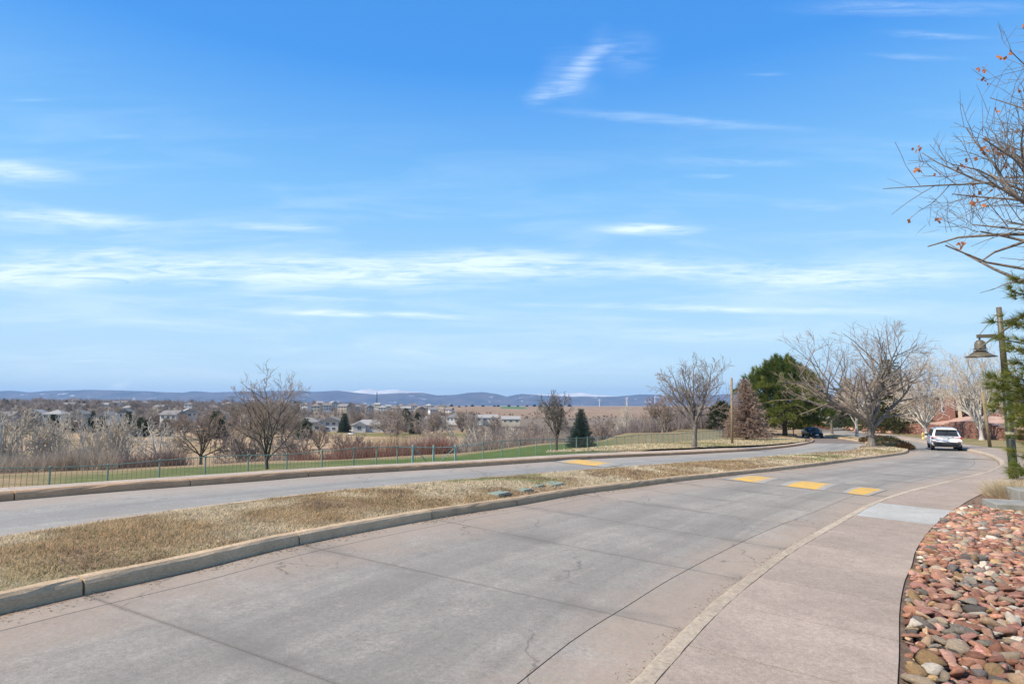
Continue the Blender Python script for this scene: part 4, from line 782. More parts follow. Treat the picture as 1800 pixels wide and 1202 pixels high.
# ------------------------------------------------------------------ green fence and gates
FPX = [-260,-130,-10,101,201,290,369,443,510,571,626,665,701]; GP = [728,764,802]; FPX2 = [850,882,913,942,968,991,1012,1031,1049,1065,1081,1095.5,1108,1120,1132,1142,1152,1162,1171,1180,1188,1196,1204,1211,1218,1225,1231,1237,1243,1249,1255,1260,1265,1270,1275,1279]
FY = ([-260,-10,101,201,443,626,764,882,968,1031,1081,1142,1279],[16,18.4,19.5,20.7,23.7,26.2,29,31.5,34.8,38.4,42,47,64])
def fpt(px): Y = float(np.interp(px, *FY)); x = (px-900)/F*Y; return Vector((x, Y, gz(x, Y)))
fence = thing('metal_fence', 'long low green metal fence with thin pickets running behind the far sidewalk', 'fence', (0,0,0))
FH = 1.12
def bay(a, b_, root, low=True, npick=None, mt=M_green, up=.05):
    d = b_-a; L = d.length; m = MB(); m.tube([a+Vector((0,0,FH)), b_+Vector((0,0,FH))], .018, 5); m.build('top_rail', mt, root)
    if low: m = MB(); m.tube([a+Vector((0,0,.12)), b_+Vector((0,0,.12))], .015, 4); m.build('bottom_rail', M_picket, root)
    m = MB(); n_ = npick or max(4, int(L/.135))
    for i in range(1, n_): p = a+d*(i/n_); m.box((p.x, p.y, p.z+.1+(FH-.1)/2), (.01,.01,FH-.1))
    tag(m.build('pickets', M_picket, root), kind='stuff')
pm = MB(); pm.tube([(0,0,-.2),(0,0,FH+.02)], .03, 7); pm.lathe([(.035,FH+.0),(.04,FH+.03),(.02,FH+.05),(.001,FH+.055)], k=7); post0 = pm.build('post', M_green, fence, smooth=False); first = True
for L_ in (FPX, FPX2):
    pts = [fpt(q) for q in L_]
    for p in pts:
        if first: q = post0; first = False
        else: q = post0.copy(); COL.objects.link(q); q.parent = fence
        q.location = p
    for a, b_ in zip(pts[:-1], pts[1:]): bay(a, b_, fence)
M_gate = mat('gate_green', [(.2,.33,.3),(.3,.44,.41)], 5, .6)
gp = [fpt(q) for q in (701, *GP, 850)]
for (a, b_, lab, flip) in ((gp[1], gp[2], 'left leaf of the pale green double gate in the fence, brace falling to the right', 0), (gp[2], gp[3], 'right leaf of the pale green double gate, brace rising to the right', 1)):
    g_ = thing('gate', lab, 'gate', (0,0,0), group='double gate in the green fence'); z = Vector((0,0,1)); bay(a, b_, g_, mt=M_gate)
    m = MB(); m.tube([a+z*(.15 if flip else FH), b_+z*(FH if flip else .15)], .02, 5); m.build('brace', M_gate, g_)
    for q in ((a, b_) if not flip else (b_,)): m = MB(); m.tube([q-z*.2, q+z*(FH+.12)], .05, 7); m.build('gate_post', M_gate, g_)
bay(gp[0], gp[1], fence, mt=M_gate); bay(gp[3], gp[4], fence, mt=M_gate)

# ------------------------------------------------------------------ lamp post
M_bronze = mat('bronze_paint', [(.085,.075,.045),(.14,.12,.08)], 3, .5, spec=.5); M_bronzed = mat('dark_green_paint', [(.012,.016,.011),(.025,.03,.02)], 3, .45, spec=.5)
LP = np.array([18.27, 22.12]); lz = float(Rz(*LP))+.1; lamp = thing('lamp_post', 'tall dark green and bronze street lamp with bell shade on side arm', 'street lamp', (LP[0], LP[1], lz))
ztop = D(1770, 540, 22.12).z-lz; m = MB(); m.tube([(0,0,-.2),(0,0,.4),(-.02,0,3.9)], [.15,.14,.118], 14); m.build('post', M_bronzed, lamp, smooth=True)
m = MB(); m.tube([(-.02,0,3.88),(-.05,0,ztop)], [.105,.085], 14); m.build('upper_post', M_bronze, lamp, smooth=True)
m = MB(); m.lathe([(.15,1.62),(.155,1.64),(.155,1.7),(.15,1.72)], (-.01,0,0), 14); m.build('strap', mat('strap', [(.35,.33,.22)], 4, .6), lamp)
hd = np.array(D(1721.5, 592, 22.35))-np.array([LP[0], LP[1], lz]); za = hd[2]
m = MB(); a_ = np.array([-.03,0,za+.02]); e_ = hd+np.array([-.1,0,.02]); dv = e_-a_; m.box(tuple((a_+e_)/2), (np.linalg.norm(dv[:2]), .085, .13), math.atan2(dv[1], dv[0])); m.build('arm', M_bronze, lamp, bevel=.01)
m = MB(); m.tube([(-.05,0,ztop-.15), tuple(hd+np.array([0,0,.07]))], .014, 6); m.build('tie_rod', M_bronze, lamp)
m = MB(); c_ = (hd[0], hd[1], 0); zz = za-.04
m.lathe([(.03,zz),(.03,zz-.07),(.09,zz-.09),(.155,zz-.16),(.18,zz-.26),(.185,zz-.40),(.19,zz-.43)][::-1], c_, 22); m.build('bell', M_bronze, lamp, smooth=True)
for k_ in range(3): m = MB(); m.lathe([(.19,zz-.40-.06*k_),(.235,zz-.405-.06*k_),(.235,zz-.42-.06*k_),(.19,zz-.425-.06*k_)][::-1], c_, 22); m.build('ring', M_bronze, lamp)
m = MB(); m.lathe([(.18,zz-.50),(.24,zz-.57),(.36,zz-.64),(.5,zz-.70),(.5,zz-.72),(.34,zz-.67),(.1,zz-.62)][::-1], c_, 26); m.build('shade', M_bronze, lamp, smooth=True)
m = MB(); m.lathe([(.17,zz-.56),(.2,zz-.64),(.12,zz-.72),(.001,zz-.74)][::-1], c_, 16); m.build('lens', mat('lamp_glass', [(.6,.6,.55)], 3, .2), lamp, smooth=True)
# wooden poles
M_pole = mat('pole_wood', [(.20,.15,.085),(.33,.25,.15)], 5, .9, .4, 40, sc=(1,1,.15))
p = P(1287,783.5); r0 = Vector((p[0], p[1], float(Rz(*p)))); tp = D(1286, 664, p[1]); o = thing('wooden_pole', 'tan wooden pole without wires standing before the dead reddish spruce', 'pole', r0); m = MB(); m.tube([(0,0,-.3), tuple(tp-r0)], [.11,.085], 10); m.build('shaft', M_pole, o, smooth=True); m = MB(); m.lathe([(.17,0),(.17,.1),(.14,.12)], k=10); m.build('collar', M_bronzed, o)
p = P(1741,786,.1); r0 = Vector((p[0], p[1], float(Rz(*p)))); tp = D(1727, 689, p[1]-.5); o = thing('wooden_pole', 'leaning tan wooden pole on the verge in front of the tall white-barked tree', 'pole', r0); m = MB(); m.tube([(0,0,-.3), tuple(tp-r0)], [.12,.095], 10); m.build('shaft', M_pole, o, smooth=True); m = MB(); m.lathe([(.16,1.9),(.16,1.98)], (-.25,0,0), 10); m.build('band', M_bronzed, o)
p = P(1395,769); o = thing('marker_post', 'short dark post on the grass edge between the big pine and the dark car', 'post', (p[0], p[1], float(Rz(*p)))); m = MB(); m.tube([(0,0,-.1),(0,0,1.15)], .07, 8); m.build('shaft', M_pole, o); m = MB(); m.box((0,0,1.2), (.2,.06,.25)); m.build('plate', M_bronzed, o)
# hydrant
M_hyd = mat('hydrant_yellow', [(.62,.45,.12),(.7,.55,.2)], 6, .5); p = P(1623,773.5); hy = thing('fire_hydrant', 'pale yellow fire hydrant on the verge left of the white car', 'hydrant', (p[0], p[1], float(Rz(*p))+.12), .5)
m = MB(); m.lathe([(.17,0),(.17,.05),(.11,.07),(.11,.48),(.14,.5),(.14,.54)], k=14); m.build('barrel', M_hyd, hy, smooth=True); m = MB(); m.lathe([(.13,.54),(.11,.64),(.04,.7),(.03,.76),(.001,.77)], k=12); m.build('bonnet', M_hyd, hy, smooth=True)
for sx in (-1, 1): m = MB(); m.tube([(sx*.08,0,.4),(sx*.2,0,.4)], .06, 8); m.build('outlet', M_hyd, hy)
# ------------------------------------------------------------------ cars
def paint(name, c, rough=.3, coat=.6, metal=.0):
    m = bpy.data.materials.new(name); m.use_nodes = True; b = m.node_tree.nodes['Principled BSDF']; b.inputs['Base Color'].default_value = (*c, 1); b.inputs['Roughness'].default_value = rough; b.inputs['Coat Weight'].default_value = coat; b.inputs['Metallic'].default_value = metal; return m
M_tyre = paint('tyre_rubber', (.02,.02,.02), .85, 0); M_rim = paint('wheel_alloy', (.4,.4,.42), .35, 0, .8); M_glass = paint('dark_glass', (.01,.013,.018), .35, 0); M_trim = paint('black_trim', (.018,.018,.02), .6, 0); M_red = paint('tail_lamp_red', (.5,.015,.02), .2, .8); M_lens = paint('head_lamp', (.75,.78,.82), .12, .8); M_plate = paint('number_plate', (.55,.58,.6), .5, 0)
def loft(name, secs, mt, root, smooth=True):
    V, k = [], None
    for y, half in secs: row = [(x, y, z) for x, z in half]+[(-x, y, z) for x, z in half[::-1] if abs(x) > 1e-6]; k = len(row); V += row
    n_ = len(secs); f = [(i*k+j, i*k+(j+1) % k, (i+1)*k+(j+1) % k, (i+1)*k+j) for i in range(n_-1) for j in range(k)]; e = [tuple(range(k))[::-1], tuple((n_-1)*k+j for j in range(k))]
    f = [q[::-1] for q in f]; e = [q[::-1] for q in e]
    o = npmesh(name, np.array(V), [np.array(f), np.array(e)], mt, root, smooth=smooth); m = o.modifiers.new('b', 'BEVEL'); m.width = .03; m.segments = 2; m.limit_method = 'ANGLE'; m.angle_limit = rad(28); return o
def quadpart(name, pts, mt, root, th_=.012):
    p = [Vector(q) for q in pts]; nn = (p[1]-p[0]).cross(p[2]-p[0]).normalized()*th_; k = len(p); v = [tuple(q) for q in p]+[tuple(q-nn*2) for q in p]
    f = [tuple(range(k)), tuple(range(2*k-1, k-1, -1))]+[(i, i+k, (i+1) % k+k, (i+1) % k) for i in range(k)]; m = MB(); m.add(v, f); return m.build(name, mt, root)
def wheel(root, x, y, r, wd=.24):
    s_ = 1 if x > 0 else -1; m = MB(); 
    def ring(prof, c, k=20):
        an = np.arange(k)*2*math.pi/k; v = [(x+s_*q[1], y+q[0]*math.cos(a), r+q[0]*math.sin(a)) for q in prof for a in an]; f = [(i*k+j, i*k+(j+1) % k, (i+1)*k+(j+1) % k, (i+1)*k+j) for i in range(len(prof)-1) for j in range(k)]; return v, f+[tuple(range(k))[::-1], tuple((len(prof)-1)*k+j for j in range(k))]
    v, f = ring([(r*.6,-wd),(r*.95,-wd),(r,-wd*.85),(r,-wd*.15),(r*.95,0),(r*.66,0),(r*.64,-.03)], 0); m.add(v, f); w_ = m.build('wheel', M_tyre, root, smooth=False)
    m = MB(); v, f = ring([(r*.64,-.03),(r*.6,-.015),(r*.2,-.02),(r*.12,-.0),(.01,0)], 0, 16); m.add(v, f); m.build('rim', M_rim, w_)
def body(w0, zb, zs, cr): return [(0,zb),(w0*.86,zb),(w0*.97,zb+.12),(w0,zb+.32),(w0*.99,zs-.12),(w0*.93,zs),(w0*.5,zs+cr),(0,zs+cr*1.2)]
def green(wb, wt, z0, zt): return [(0,z0),(wb,z0),(wb*.5+wt*.5+.015,(z0+zt)/2),(wt,zt-.09),(wt-.10,zt-.01),(0,zt+.02)]
p = P(1655,790); suv = thing('suv', 'white mid-size suv seen from behind, driving away on the near carriageway', 'car', (p[0]+.2, p[1], float(Rz(*p))), -rad(31))
M_white = paint('white_paint', (.85,.84,.82), .5, .25)
loft('body', [(-2.36, body(.84,.56,1.06,.0)), (-2.28, body(.93,.46,1.12,.01)), (-1.5, body(.965,.36,1.14,.02)), (1.2, body(.965,.34,1.12,.02)), (1.9, body(.94,.36,1.05,.03)), (2.25, body(.86,.4,.92,.02)), (2.38, body(.74,.45,.8,.0))], M_white, suv)
loft('roof_and_pillars', [(-2.28, green(.86,.80,1.05,1.16)), (-2.2, green(.87,.76,1.05,1.40)), (-2.0, green(.88,.70,1.05,1.68)), (-1.5, green(.88,.70,1.05,1.75)), (-.2, green(.88,.70,1.05,1.78)), (.35, green(.87,.70,1.05,1.70)), (.9, green(.86,.74,1.05,1.38)), (1.3, green(.84,.78,1.05,1.12))], M_white, suv)
quadpart('rear_window', [(-.72,-2.345,1.22),(.72,-2.345,1.22),(.62,-2.12,1.61),(-.62,-2.12,1.61)], M_glass, suv)
m = MB(); m.box((0,-2.1,1.68), (1.3,.3,.05)); m.build('spoiler', M_white, suv, bevel=.015)
m = MB(); m.box((0,-2.36,.60), (1.66,.10,.20)); m.box((0,-2.3,.44), (1.5,.1,.16)); m.build('lower_bumper', M_trim, suv, bevel=.02)
m = MB(); m.box((0,-2.33,.80), (1.82,.14,.19)); m.build('bumper', M_white, suv, bevel=.04)
for s_ in (-1, 1):
    tl = MB(); tl.box((s_*.68,-2.31,1.03), (.42,.1,.13)); tl.box((s_*.86,-2.24,1.03), (.14,.2,.15)); tl.build('tail_light', M_red, suv, bevel=.02)
    m = MB(); m.box((s_*.74,-2.41,.78), (.2,.02,.035)); m.build('reflector', M_red, suv)
    quadpart('side_window', [(s_*.892,q[0],q[1]) if False else (s_*(.895-(q[1]-1.12)*.28), q[0], q[1]) for q in ((-2.0,1.17),(-1.85,1.62),(.3,1.62),(.95,1.17))][::s_], M_glass, suv)
    m = MB(); m.box((s_*1.03,.85,1.12), (.2,.12,.15)); m.build('mirror', M_trim, suv, bevel=.03)
    m = MB(); m.tube([(s_*.62,-1.9,1.79),(s_*.63,-1.7,1.84),(s_*.63,.0,1.86),(s_*.62,.25,1.79)], .02, 6); m.build('roof_rail', M_trim, suv)
    for y in (-1.45, 1.45): wheel(suv, s_*.95, y, .385)
m = MB(); m.box((0,-2.385,.98), (.34,.02,.17)); m.build('number_plate', M_plate, suv); m = MB(); m.box((0,-2.38,1.09), (.9,.025,.035)); m.build('chrome_strip', M_rim, suv); suv.scale = (.93,.93,.9); m = MB(); m.tube([(0.05,-2.36,1.22),(.3,-2.29,1.36)], .012, 4); m.build('rear_wiper', M_trim, suv)
p = P(1428,768.8); sed = thing('sedan', 'black sedan with white front plate coming toward the camera on the far carriageway', 'car', (p[0], p[1], float(Rz(*p))-.02), math.pi-rad(12))
M_blk = paint('black_paint', (.006,.008,.012), .3, .3)
loft('body', [(-2.3, body(.74,.42,.82,.0)), (-2.1, body(.86,.3,.94,.02)), (-1.3, body(.91,.24,.96,.02)), (.9, body(.91,.22,.92,.03)), (1.7, body(.88,.24,.82,.04)), (2.2, body(.78,.28,.68,.03)), (2.35, body(.66,.32,.6,.0))], M_blk, sed)
loft('roof_and_pillars', [(-2.0, green(.78,.7,.85,.98)), (-1.4, green(.80,.60,.85,1.32)), (-.8, green(.82,.58,.85,1.42)), (-.1, green(.82,.58,.85,1.43)), (.3, green(.81,.60,.85,1.34)), (1.1, green(.80,.70,.85,.98))], M_blk, sed)
quadpart('windscreen', [(.70,1.07,.99),(-.70,1.07,.99),(-.56,.36,1.335),(.56,.36,1.335)], paint('blue_glass', (.015,.03,.09), .05, .3), sed)
m = MB(); m.box((0,2.3,.42), (1.1,.12,.2)); m.build('grille', M_trim, sed)
for s_ in (-1, 1):
    m = MB(); m.box((s_*.58,2.2,.62), (.36,.22,.14)); m.build('headlight', M_lens, sed, bevel=.03)
    m = MB(); m.box((s_*.96,.75,.98), (.18,.1,.13)); m.build('mirror', M_blk, sed, bevel=.03)
    quadpart('side_window', [(s_*(.83-(q[1]-.95)*.5), q[0], q[1]) for q in ((-1.7,.97),(-1.2,1.3),(.1,1.33),(.85,.98))][::s_], M_glass, sed)
    for y in (-1.4, 1.4): wheel(sed, s_*.9, y, .33, .2)
m = MB(); m.box((0.0,2.38,.5), (.36,.03,.2)); m.build('number_plate', paint('white_plate', (.7,.72,.72), .5, 0), sed)
# ------------------------------------------------------------------ retaining wall and gravel bank
WL = [(1860,779,757),(1800,777.5,755),(1774,776,752.5),(1744,774.5,745),(1717,772.5,739),(1682,769.5,740),(1671,768.5,742.5),(1658,767.5,746),(1630,766,744),(1610,764.8,743.5),(1585,763,743),(1572,762.3,753)]
base = [P(a, b_) for a, b_, c in WL]; wz0 = [float(Rz(*p)) for p in base]; wzt = [D(a, c, p[1]).z for (a, b_, c), p in zip(WL, base)]
bp_ = np.array(base); sl_ = np.r_[0, np.cumsum(np.linalg.norm(np.diff(bp_, axis=0), axis=1))]
def wall_at(s): x = np.interp(s, sl_, bp_[:, 0]); y = np.interp(s, sl_, bp_[:, 1]); return x, y, np.interp(s, sl_, wz0), np.interp(s, sl_, wzt)
wr = np.random.default_rng(4); wall = thing('retaining_wall', 'long curved retaining wall of red brown stone blocks behind the white car', 'wall', (0,0,0)); MW = []; MC = []; MF_ = []; o_ = 0
CH = .2; pal = np.array([(.27,.12,.085),(.33,.16,.115),(.22,.11,.09),(.36,.21,.16),(.26,.17,.15),(.19,.10,.085)]); nb_ = 0; wallmb = MB(); wc = []; capmb = MB()
for ci in range(14):
    s = -.2*(ci % 2)*1.2
    while s < sl_[-1]:
        L_ = .42*(.7+.6*wr.random()); x0, y0, z0, zt = wall_at(s); x1, y1, _, _ = wall_at(s+L_); zb = z0-.1+ci*CH
        if zb+CH <= zt+.05:
            d = np.array([x1-x0, y1-y0]); L2 = np.linalg.norm(d)
            if L2 > .05:
                a = math.atan2(d[1], d[0]); top_ = zb+2*CH > zt+.05; wallmb.box(((x0+x1)/2+wr.normal(0,.012)-(.0), (y0+y1)/2+wr.normal(0,.012)-(.03 if top_ else 0), zb+CH/2), (L2-.02, .36+.05*wr.random(), CH-.022), a); wc.append(np.tile(pal[wr.integers(0, 6)]*(.75+.5*wr.random()), (8, 1)))
        s += L_
tag(wallmb.build('stone_block', mat('wall_stone', [(.75,.75,.75),(1.25,1.2,1.15)], 6, .95, .6, 14, attr='Col'), wall, col=np.vstack(wc)), kind='stuff')
s_ = np.linspace(0, sl_[-1], 60); wx, wy, w0, wt = wall_at(s_); bkm = MB()
v = []; 
for k_, (x, y, z0, zt) in enumerate(zip(wx, wy, w0, wt)): v += [(x+.08, y+.1, z0-.4), (x+.08, y+.1, zt-.06), (x+.3, y+.4, zt-.06)]
tag(npmesh('wall_core', np.array(v), grid_faces(60, 3), M_joint, wall))
nrow = 9; v = []; dirb = np.array([.62,.78]); 
for k_, (x, y, z0, zt) in enumerate(zip(wx, wy, w0, wt)):
    px_ = 900+F*x/y; backz = EYE-(np.interp(px_, (1560,1600,1630,1680,1760,1860), (752,742,734,731,731,733))-705)/F*(y+13)
    for j in range(nrow): t = j/(nrow-1); e = 17*t; v.append((x+dirb[0]*e, y+dirb[1]*e, zt-.08+(max(backz, zt)-zt+.05)*sst(np.array([t]), 0, 1)[0]+.10*(wr.random()-.5)*(0 < j)))
for k_ in range(60): x, y, z = v[k_*nrow+nrow-1]; 
M_grav = mat('red_gravel', [(.30,.17,.12),(.46,.29,.22),(.55,.38,.30)], 9, .95, .9, 10); bankm = npmesh('gravel_bank', np.array(v), grid_faces(60, nrow), M_grav, smooth=True); tag(bankm, kind='structure')
# boulders at the left end of the wall
M_stone = bpy.data.materials.new('river_stone'); M_stone.use_nodes = True; n = N(M_stone.node_tree); b = n.n['Principled BSDF']; co = n.coords(); oc = n.node('ShaderNodeObjectInfo').outputs['Color']
def stone_nodes(n, b, base, co):
    v1 = n.noise(co, 2.2, 5, .7, 1.2); v2 = n.noise(co, 9, 4, .7); c = n.mix(n.mapr(v1, .48, .62, 0., .8), base, n.mix(1., base, (1.45,1.42,1.4,1), 'MULTIPLY')); c = n.mix(n.mapr(v1, .44, .3, 0., .85), c, n.mix(1., base, (.66,.64,.62,1), 'MULTIPLY'))
    c = n.mix(1., c, n.ramp(v2, [(.3, (.68,.68,.66)), (.7, (1.28,1.26,1.24))]), 'MULTIPLY'); n.put(b.inputs['Base Color'], c); b.inputs['Roughness'].default_value = .92; b.inputs['Specular IOR Level'].default_value = .2
    bp = n.node('ShaderNodeBump'); bp.inputs['Strength'].default_value = .8; bp.inputs['Distance'].default_value = .03; n.put(bp.inputs['Height'], n.noise(co, 6, 5, .75)); n.put(b.inputs['Normal'], bp.outputs[0])
stone_nodes(n, b, oc, n.mapping(co, sc=(1,1,2.5)))
M_stone2 = bpy.data.materials.new('river_stone_small'); M_stone2.use_nodes = True; n = N(M_stone2.node_tree); stone_nodes(n, n.n['Principled BSDF'], n.attr('Col'), n.mapping(n.coords(), sc=(5,5,9)))
def stone_mesh(seed):
    bm = bmesh.new(); bmesh.ops.create_icosphere(bm, subdivisions=2, radius=1); r = np.random.default_rng(seed); k = r.normal(0, 1, (5, 3)); ph = r.random(5)*6; w_ = r.normal(0, 1, (7, 3))
    for v in bm.verts:
        q = np.array(v.co); s = 1+sum(.085*math.sin(1.9*float(q@k[i])+ph[i]) for i in range(5))
        for u in w_:
            u = u/np.linalg.norm(u); d_ = float(q@u); 
            if d_ > .45: q = q-u*(d_-.45)*.95
        v.co = Vector(q*s)
    me = bpy.data.meshes.new('stone'); bm.to_mesh(me); bm.free(); me.polygons.foreach_set('use_smooth', [True]*len(me.polygons)); me.materials.append(M_stone); return me
SM = [stone_mesh(i) for i in range(12)]
SP = np.array([(.36,.185,.125),(.42,.25,.18),(.31,.15,.10),(.46,.31,.20),(.38,.205,.155),(.26,.12,.085),(.36,.235,.12),(.23,.20,.165),(.40,.20,.13),(.50,.44,.36),(.42,.24,.19),(.14,.12,.11),(.38,.30,.22),(.38,.19,.15)])
rb = struct_empty('boulder_bed'); br = np.random.default_rng(6)
for i in range(60):
    px, py = br.uniform(1486, 1560), 0; py = np.interp(px, (1486,1560), (755,762))-br.uniform(0, 11)*np.interp(px, (1486,1500,1560), (.3,1,.8)); Y = P(px, min(py+8, 762))[1]*(.93+.2*br.random()); x = (px-900)/F*Y; o = bpy.data.objects.new('boulder', SM[i % 12]); link(o, rb); o.location = (x, Y, D(px, py, Y).z); s_ = br.uniform(.35, .85); o.scale = (s_, s_*.8, s_*.55); o.rotation_euler = (0, 0, br.random()*6); o.color = (*(SP[br.integers(0, 6)]*1.15), 1)
# ------------------------------------------------------------------ river stones beside the sidewalk
u0s = u_of(RS, P(1578,1195,.13))-2.2; u1s = u_of(RS, P(1693,891,.13)); uT = u_of(RS, P(1740,786,.13))
def bcol(X, Y):
    n1 = fbm(X, Y, .5, 51); c = np.tile(np.array([[.16,.115,.085]]), (len(X), 1)); c = lerp(c, (.26,.17,.115), sst(Y, 12.5, 14)*n1); g_ = sst(Y, 24, 28); c = lerp(c, (.27,.21,.11), g_); return lerp(c, (.15,.15,.06), g_*sst(fbm(X, Y, 3, 52), .45, .6)*.8)
us = np.linspace(0, RS.L-2, 150); rsl = RS.at(us); A = rsl-RS.nor(us)*.08; B = rsl+RS.nor(us)*7.0
bed = ribbon('rock_bed', A, B, M_ground, .110, 9, col=bcol); tag(bed, kind='structure')
srn = np.random.default_rng(12); cand = []; cell = {}
def trystone(u, d, a, layer):
    p = RS.at(u)+RS.nor(u)*d; kx, ky = int(p[0]/.25), int(p[1]/.25)
    for i in range(-2, 3):
        for j in range(-2, 3):
            for q in cell.get((kx+i, ky+j, layer), ()):
                if (p[0]-q[0])**2+(p[1]-q[1])**2 < ((.47 if layer else .55)*(a+q[2]))**2: return
    cell.setdefault((kx, ky, layer), []).append((p[0], p[1], a)); cand.append((p[0], p[1], a, layer))
for layer, (n_, lo, hi) in enumerate(((30000,.03,.06),(36000,.055,.145))):
    for _ in range(n_): 
        u = srn.uniform(u0s, u1s); d = 6.7*srn.random()**1.0+.07; a = lo+(hi-lo)*srn.random()**(1.7 if layer else 1); p = RS.at(u)
        trystone(u, max(d, a*1.0), a, layer)
S_ = []
for x, y, a, ly in cand:
    z = float(Rz(x, y))+.105+(.0 if ly == 0 else .035)+a*.14; px = 900+F*x/max(y, .3)
    if px > 2500: continue
    S_.append((a/max(y, 1)*(1 if ly else .6)*(1.3 if px < 1800 else .1), x, y, z, a, ly))
S_.sort(reverse=True); print('stones', len(S_))
VS = [np.array([v.co[:] for v in m.vertices]) for m in SM]; FS = np.array([p.vertices[:] for p in SM[0].polygons])
jv, jf, jc, off = [], [], [], 0
small = bmesh.new(); bmesh.ops.create_icosphere(small, subdivisions=1, radius=1); SV = np.array([v.co[:] for v in small.verts]); SF = np.array([[v.index for v in f.verts] for f in small.faces]); small.free()
for i, (_, x, y, z, a, ly) in enumerate(S_):
    asp = srn.uniform(.62, .95); th_ = srn.uniform(.3, .55); cidx = srn.integers(0, 14); c = SP[cidx]*np.array([1.02,1.03,1.02])*(.65+.55*srn.random()); rz = srn.random()*6.28; rx, ry = srn.normal(0, .17, 2); Mx = Matrix.Rotation(rz, 3, 'Z') @ Matrix.Rotation(rx, 3, 'X') @ Matrix.Rotation(ry, 3, 'Y')
    if i < 300:
        o = bpy.data.objects.new('stone', SM[srn.integers(0, 12)]); link(o, bed); o.location = (x, y, z); o.rotation_euler = Mx.to_euler(); o.scale = (a, a*asp, a*th_); o.color = (*c, 1)
    else:
        k = srn.integers(0, 12); far_ = y > 9 or ly == 0; v = (SV if far_ else VS[k])*np.array([a, a*asp, a*th_]); v = v@np.array(Mx).T+np.array([x, y, z]); f_ = SF if far_ else FS; jv.append(v); jf.append(f_+off); off += len(v); jc.append(np.tile(c, (len(v), 1)))
tag(npmesh('small_stones', np.vstack(jv), np.vstack(jf), M_stone2, bed, col=np.vstack(jc), smooth=True), kind='stuff')
# leaf litter and gravel bits between the stones and the lamp
k = 2600; u = srn.uniform(u1s-.3, u1s+9, k); d = srn.random(k)*4+.05; p = RS.at(u)+RS.nor(u)*d[:, None]; z = Rz(p[:, 0], p[:, 1])+.095; c = np.array([(.32,.2,.13),(.42,.3,.2),(.22,.13,.09),(.4,.26,.2)])[srn.integers(0, 4, k)]*(.7+.6*srn.random(k))[:, None]
tag(blades('mulch_litter', np.c_[p, z], srn.normal(0, 1, (k, 3))*np.array([1,1,.25]), np.full(k, .07), .05, c, quad=True), kind='stuff')
# flat stone steps
M_flag = mat('grey_flagstone', [(.2,.2,.175),(.3,.29,.26)], 4, .85, .4, 25)
for (px, py, sx, sy, h, lab) in [(1728,892,.95,.9,.05,'flat grey flagstone set flush beside the sidewalk'),(1775,892,.85,.9,.2,'grey stone step with a squared front, nearer the sidewalk'),(1815,879,.9,.9,.36,'upper grey stone step at the right edge, partly cut off by the picture')]:
    p = P(px, py, .12); o = thing('stone_step', lab, 'stone step', (p[0], p[1], float(Rz(*p))+.09), -.35); m = MB(); m.box((0,0,h/2-.03), (sx, sy, h)); m.build('slab', M_flag, o, bevel=.02); m = MB(); m.box((0,0,-.06), (sx*.92, sy*.92, .1)); m.build('footing', M_joint, o)
def grass_clump(px, py, h, w_, n_, lab, c0=(.55,.42,.24), c1=(.85,.7,.46), name='ornamental_grass'):
    p = P(px, py, .1); r = np.random.default_rng(int(px)); root = thing(name, lab, 'grass clump', (p[0], p[1], float(Rz(*p))+.08)); b_ = np.c_[r.normal(0, w_*.3, (n_, 2)), np.zeros(n_)]; d = np.c_[b_[:, :2]*1.2/w_+r.normal(0, .18, (n_, 2)), np.ones(n_)]; t = r.random(n_)[:, None]
    blades('stalks', b_, d, h*(.6+.5*r.random(n_)), .014, np.array(c0)*(1-t)+np.array(c1)*t, parent=root, bend=.25); q = n_//5; blades('base_litter', b_[:q]*1.2, np.c_[r.normal(0, 1, (q, 2)), np.full(q, .2)], np.full(q, h*.35), .02, np.tile(np.array(c0)*.7, (q, 1)), parent=root)
grass_clump(1777,874,.62,.75,1500,'tan clump of dry ornamental grass at the foot of the lamp post'); grass_clump(1806,870,.6,.7,900,'dry ornamental grass clump at the right edge behind the stone steps')
# shrubs on the median tip
def mound(px, py, w_, h, c0, c1, lab, seed, name='low_shrub', n_=420, ln=.16, wd=.035, up=.1):
    p = P(px, py, up); r = np.random.default_rng(seed); root = thing(name, lab, 'shrub', (p[0], p[1], float(Rz(*p))+up)); m = MB()
    for k_ in range(7): a = r.random()*6.3; m.tube([(0,0,-.02), (math.cos(a)*w_*.3, math.sin(a)*w_*.3, h*.7)], [.02,.008], 4, cap=False)
    m.build('stems', M_barkd, root); d = r.normal(0, 1, (n_, 3)); d[:, 2] = np.abs(d[:, 2]); d /= np.linalg.norm(d, axis=1, keepdims=True); h *= .72; b_ = d*np.array([w_/2, w_/2.4, h])*(.6+.4*r.random((n_, 1))); t = r.random(n_)[:, None]; tufts('foliage', b_, d+np.array([0,0,.5]), 5, ln, wd, np.array(c0)*(1-t)+np.array(c1)*t, root, .5)
DG, DG2, RB = (.05,.055,.02), (.12,.11,.04), (.22,.10,.05)
for a in [(1527,777,1.9,.75,RB,DG2,'reddish low shrub at the left end of the median bed',1),(1545,775,2.6,.8,DG,RB,'dark spreading shrub behind the trunk of the median tree',2),(1562,777,2.2,.75,DG,DG2,'dark green low shrub in the middle of the median bed',3),(1543,783,1.5,.6,(.07,.09,.02),(.15,.15,.05),'bright green low shrub right against the median tree trunk',4),(1580,785,1.8,.6,DG,RB,'dark low shrub near the tip of the median, right of the tan clumps',5),(1591,789,1.2,.5,RB,DG,'small red brown shrub nearest the tip of the median',6)]: mound(*a)
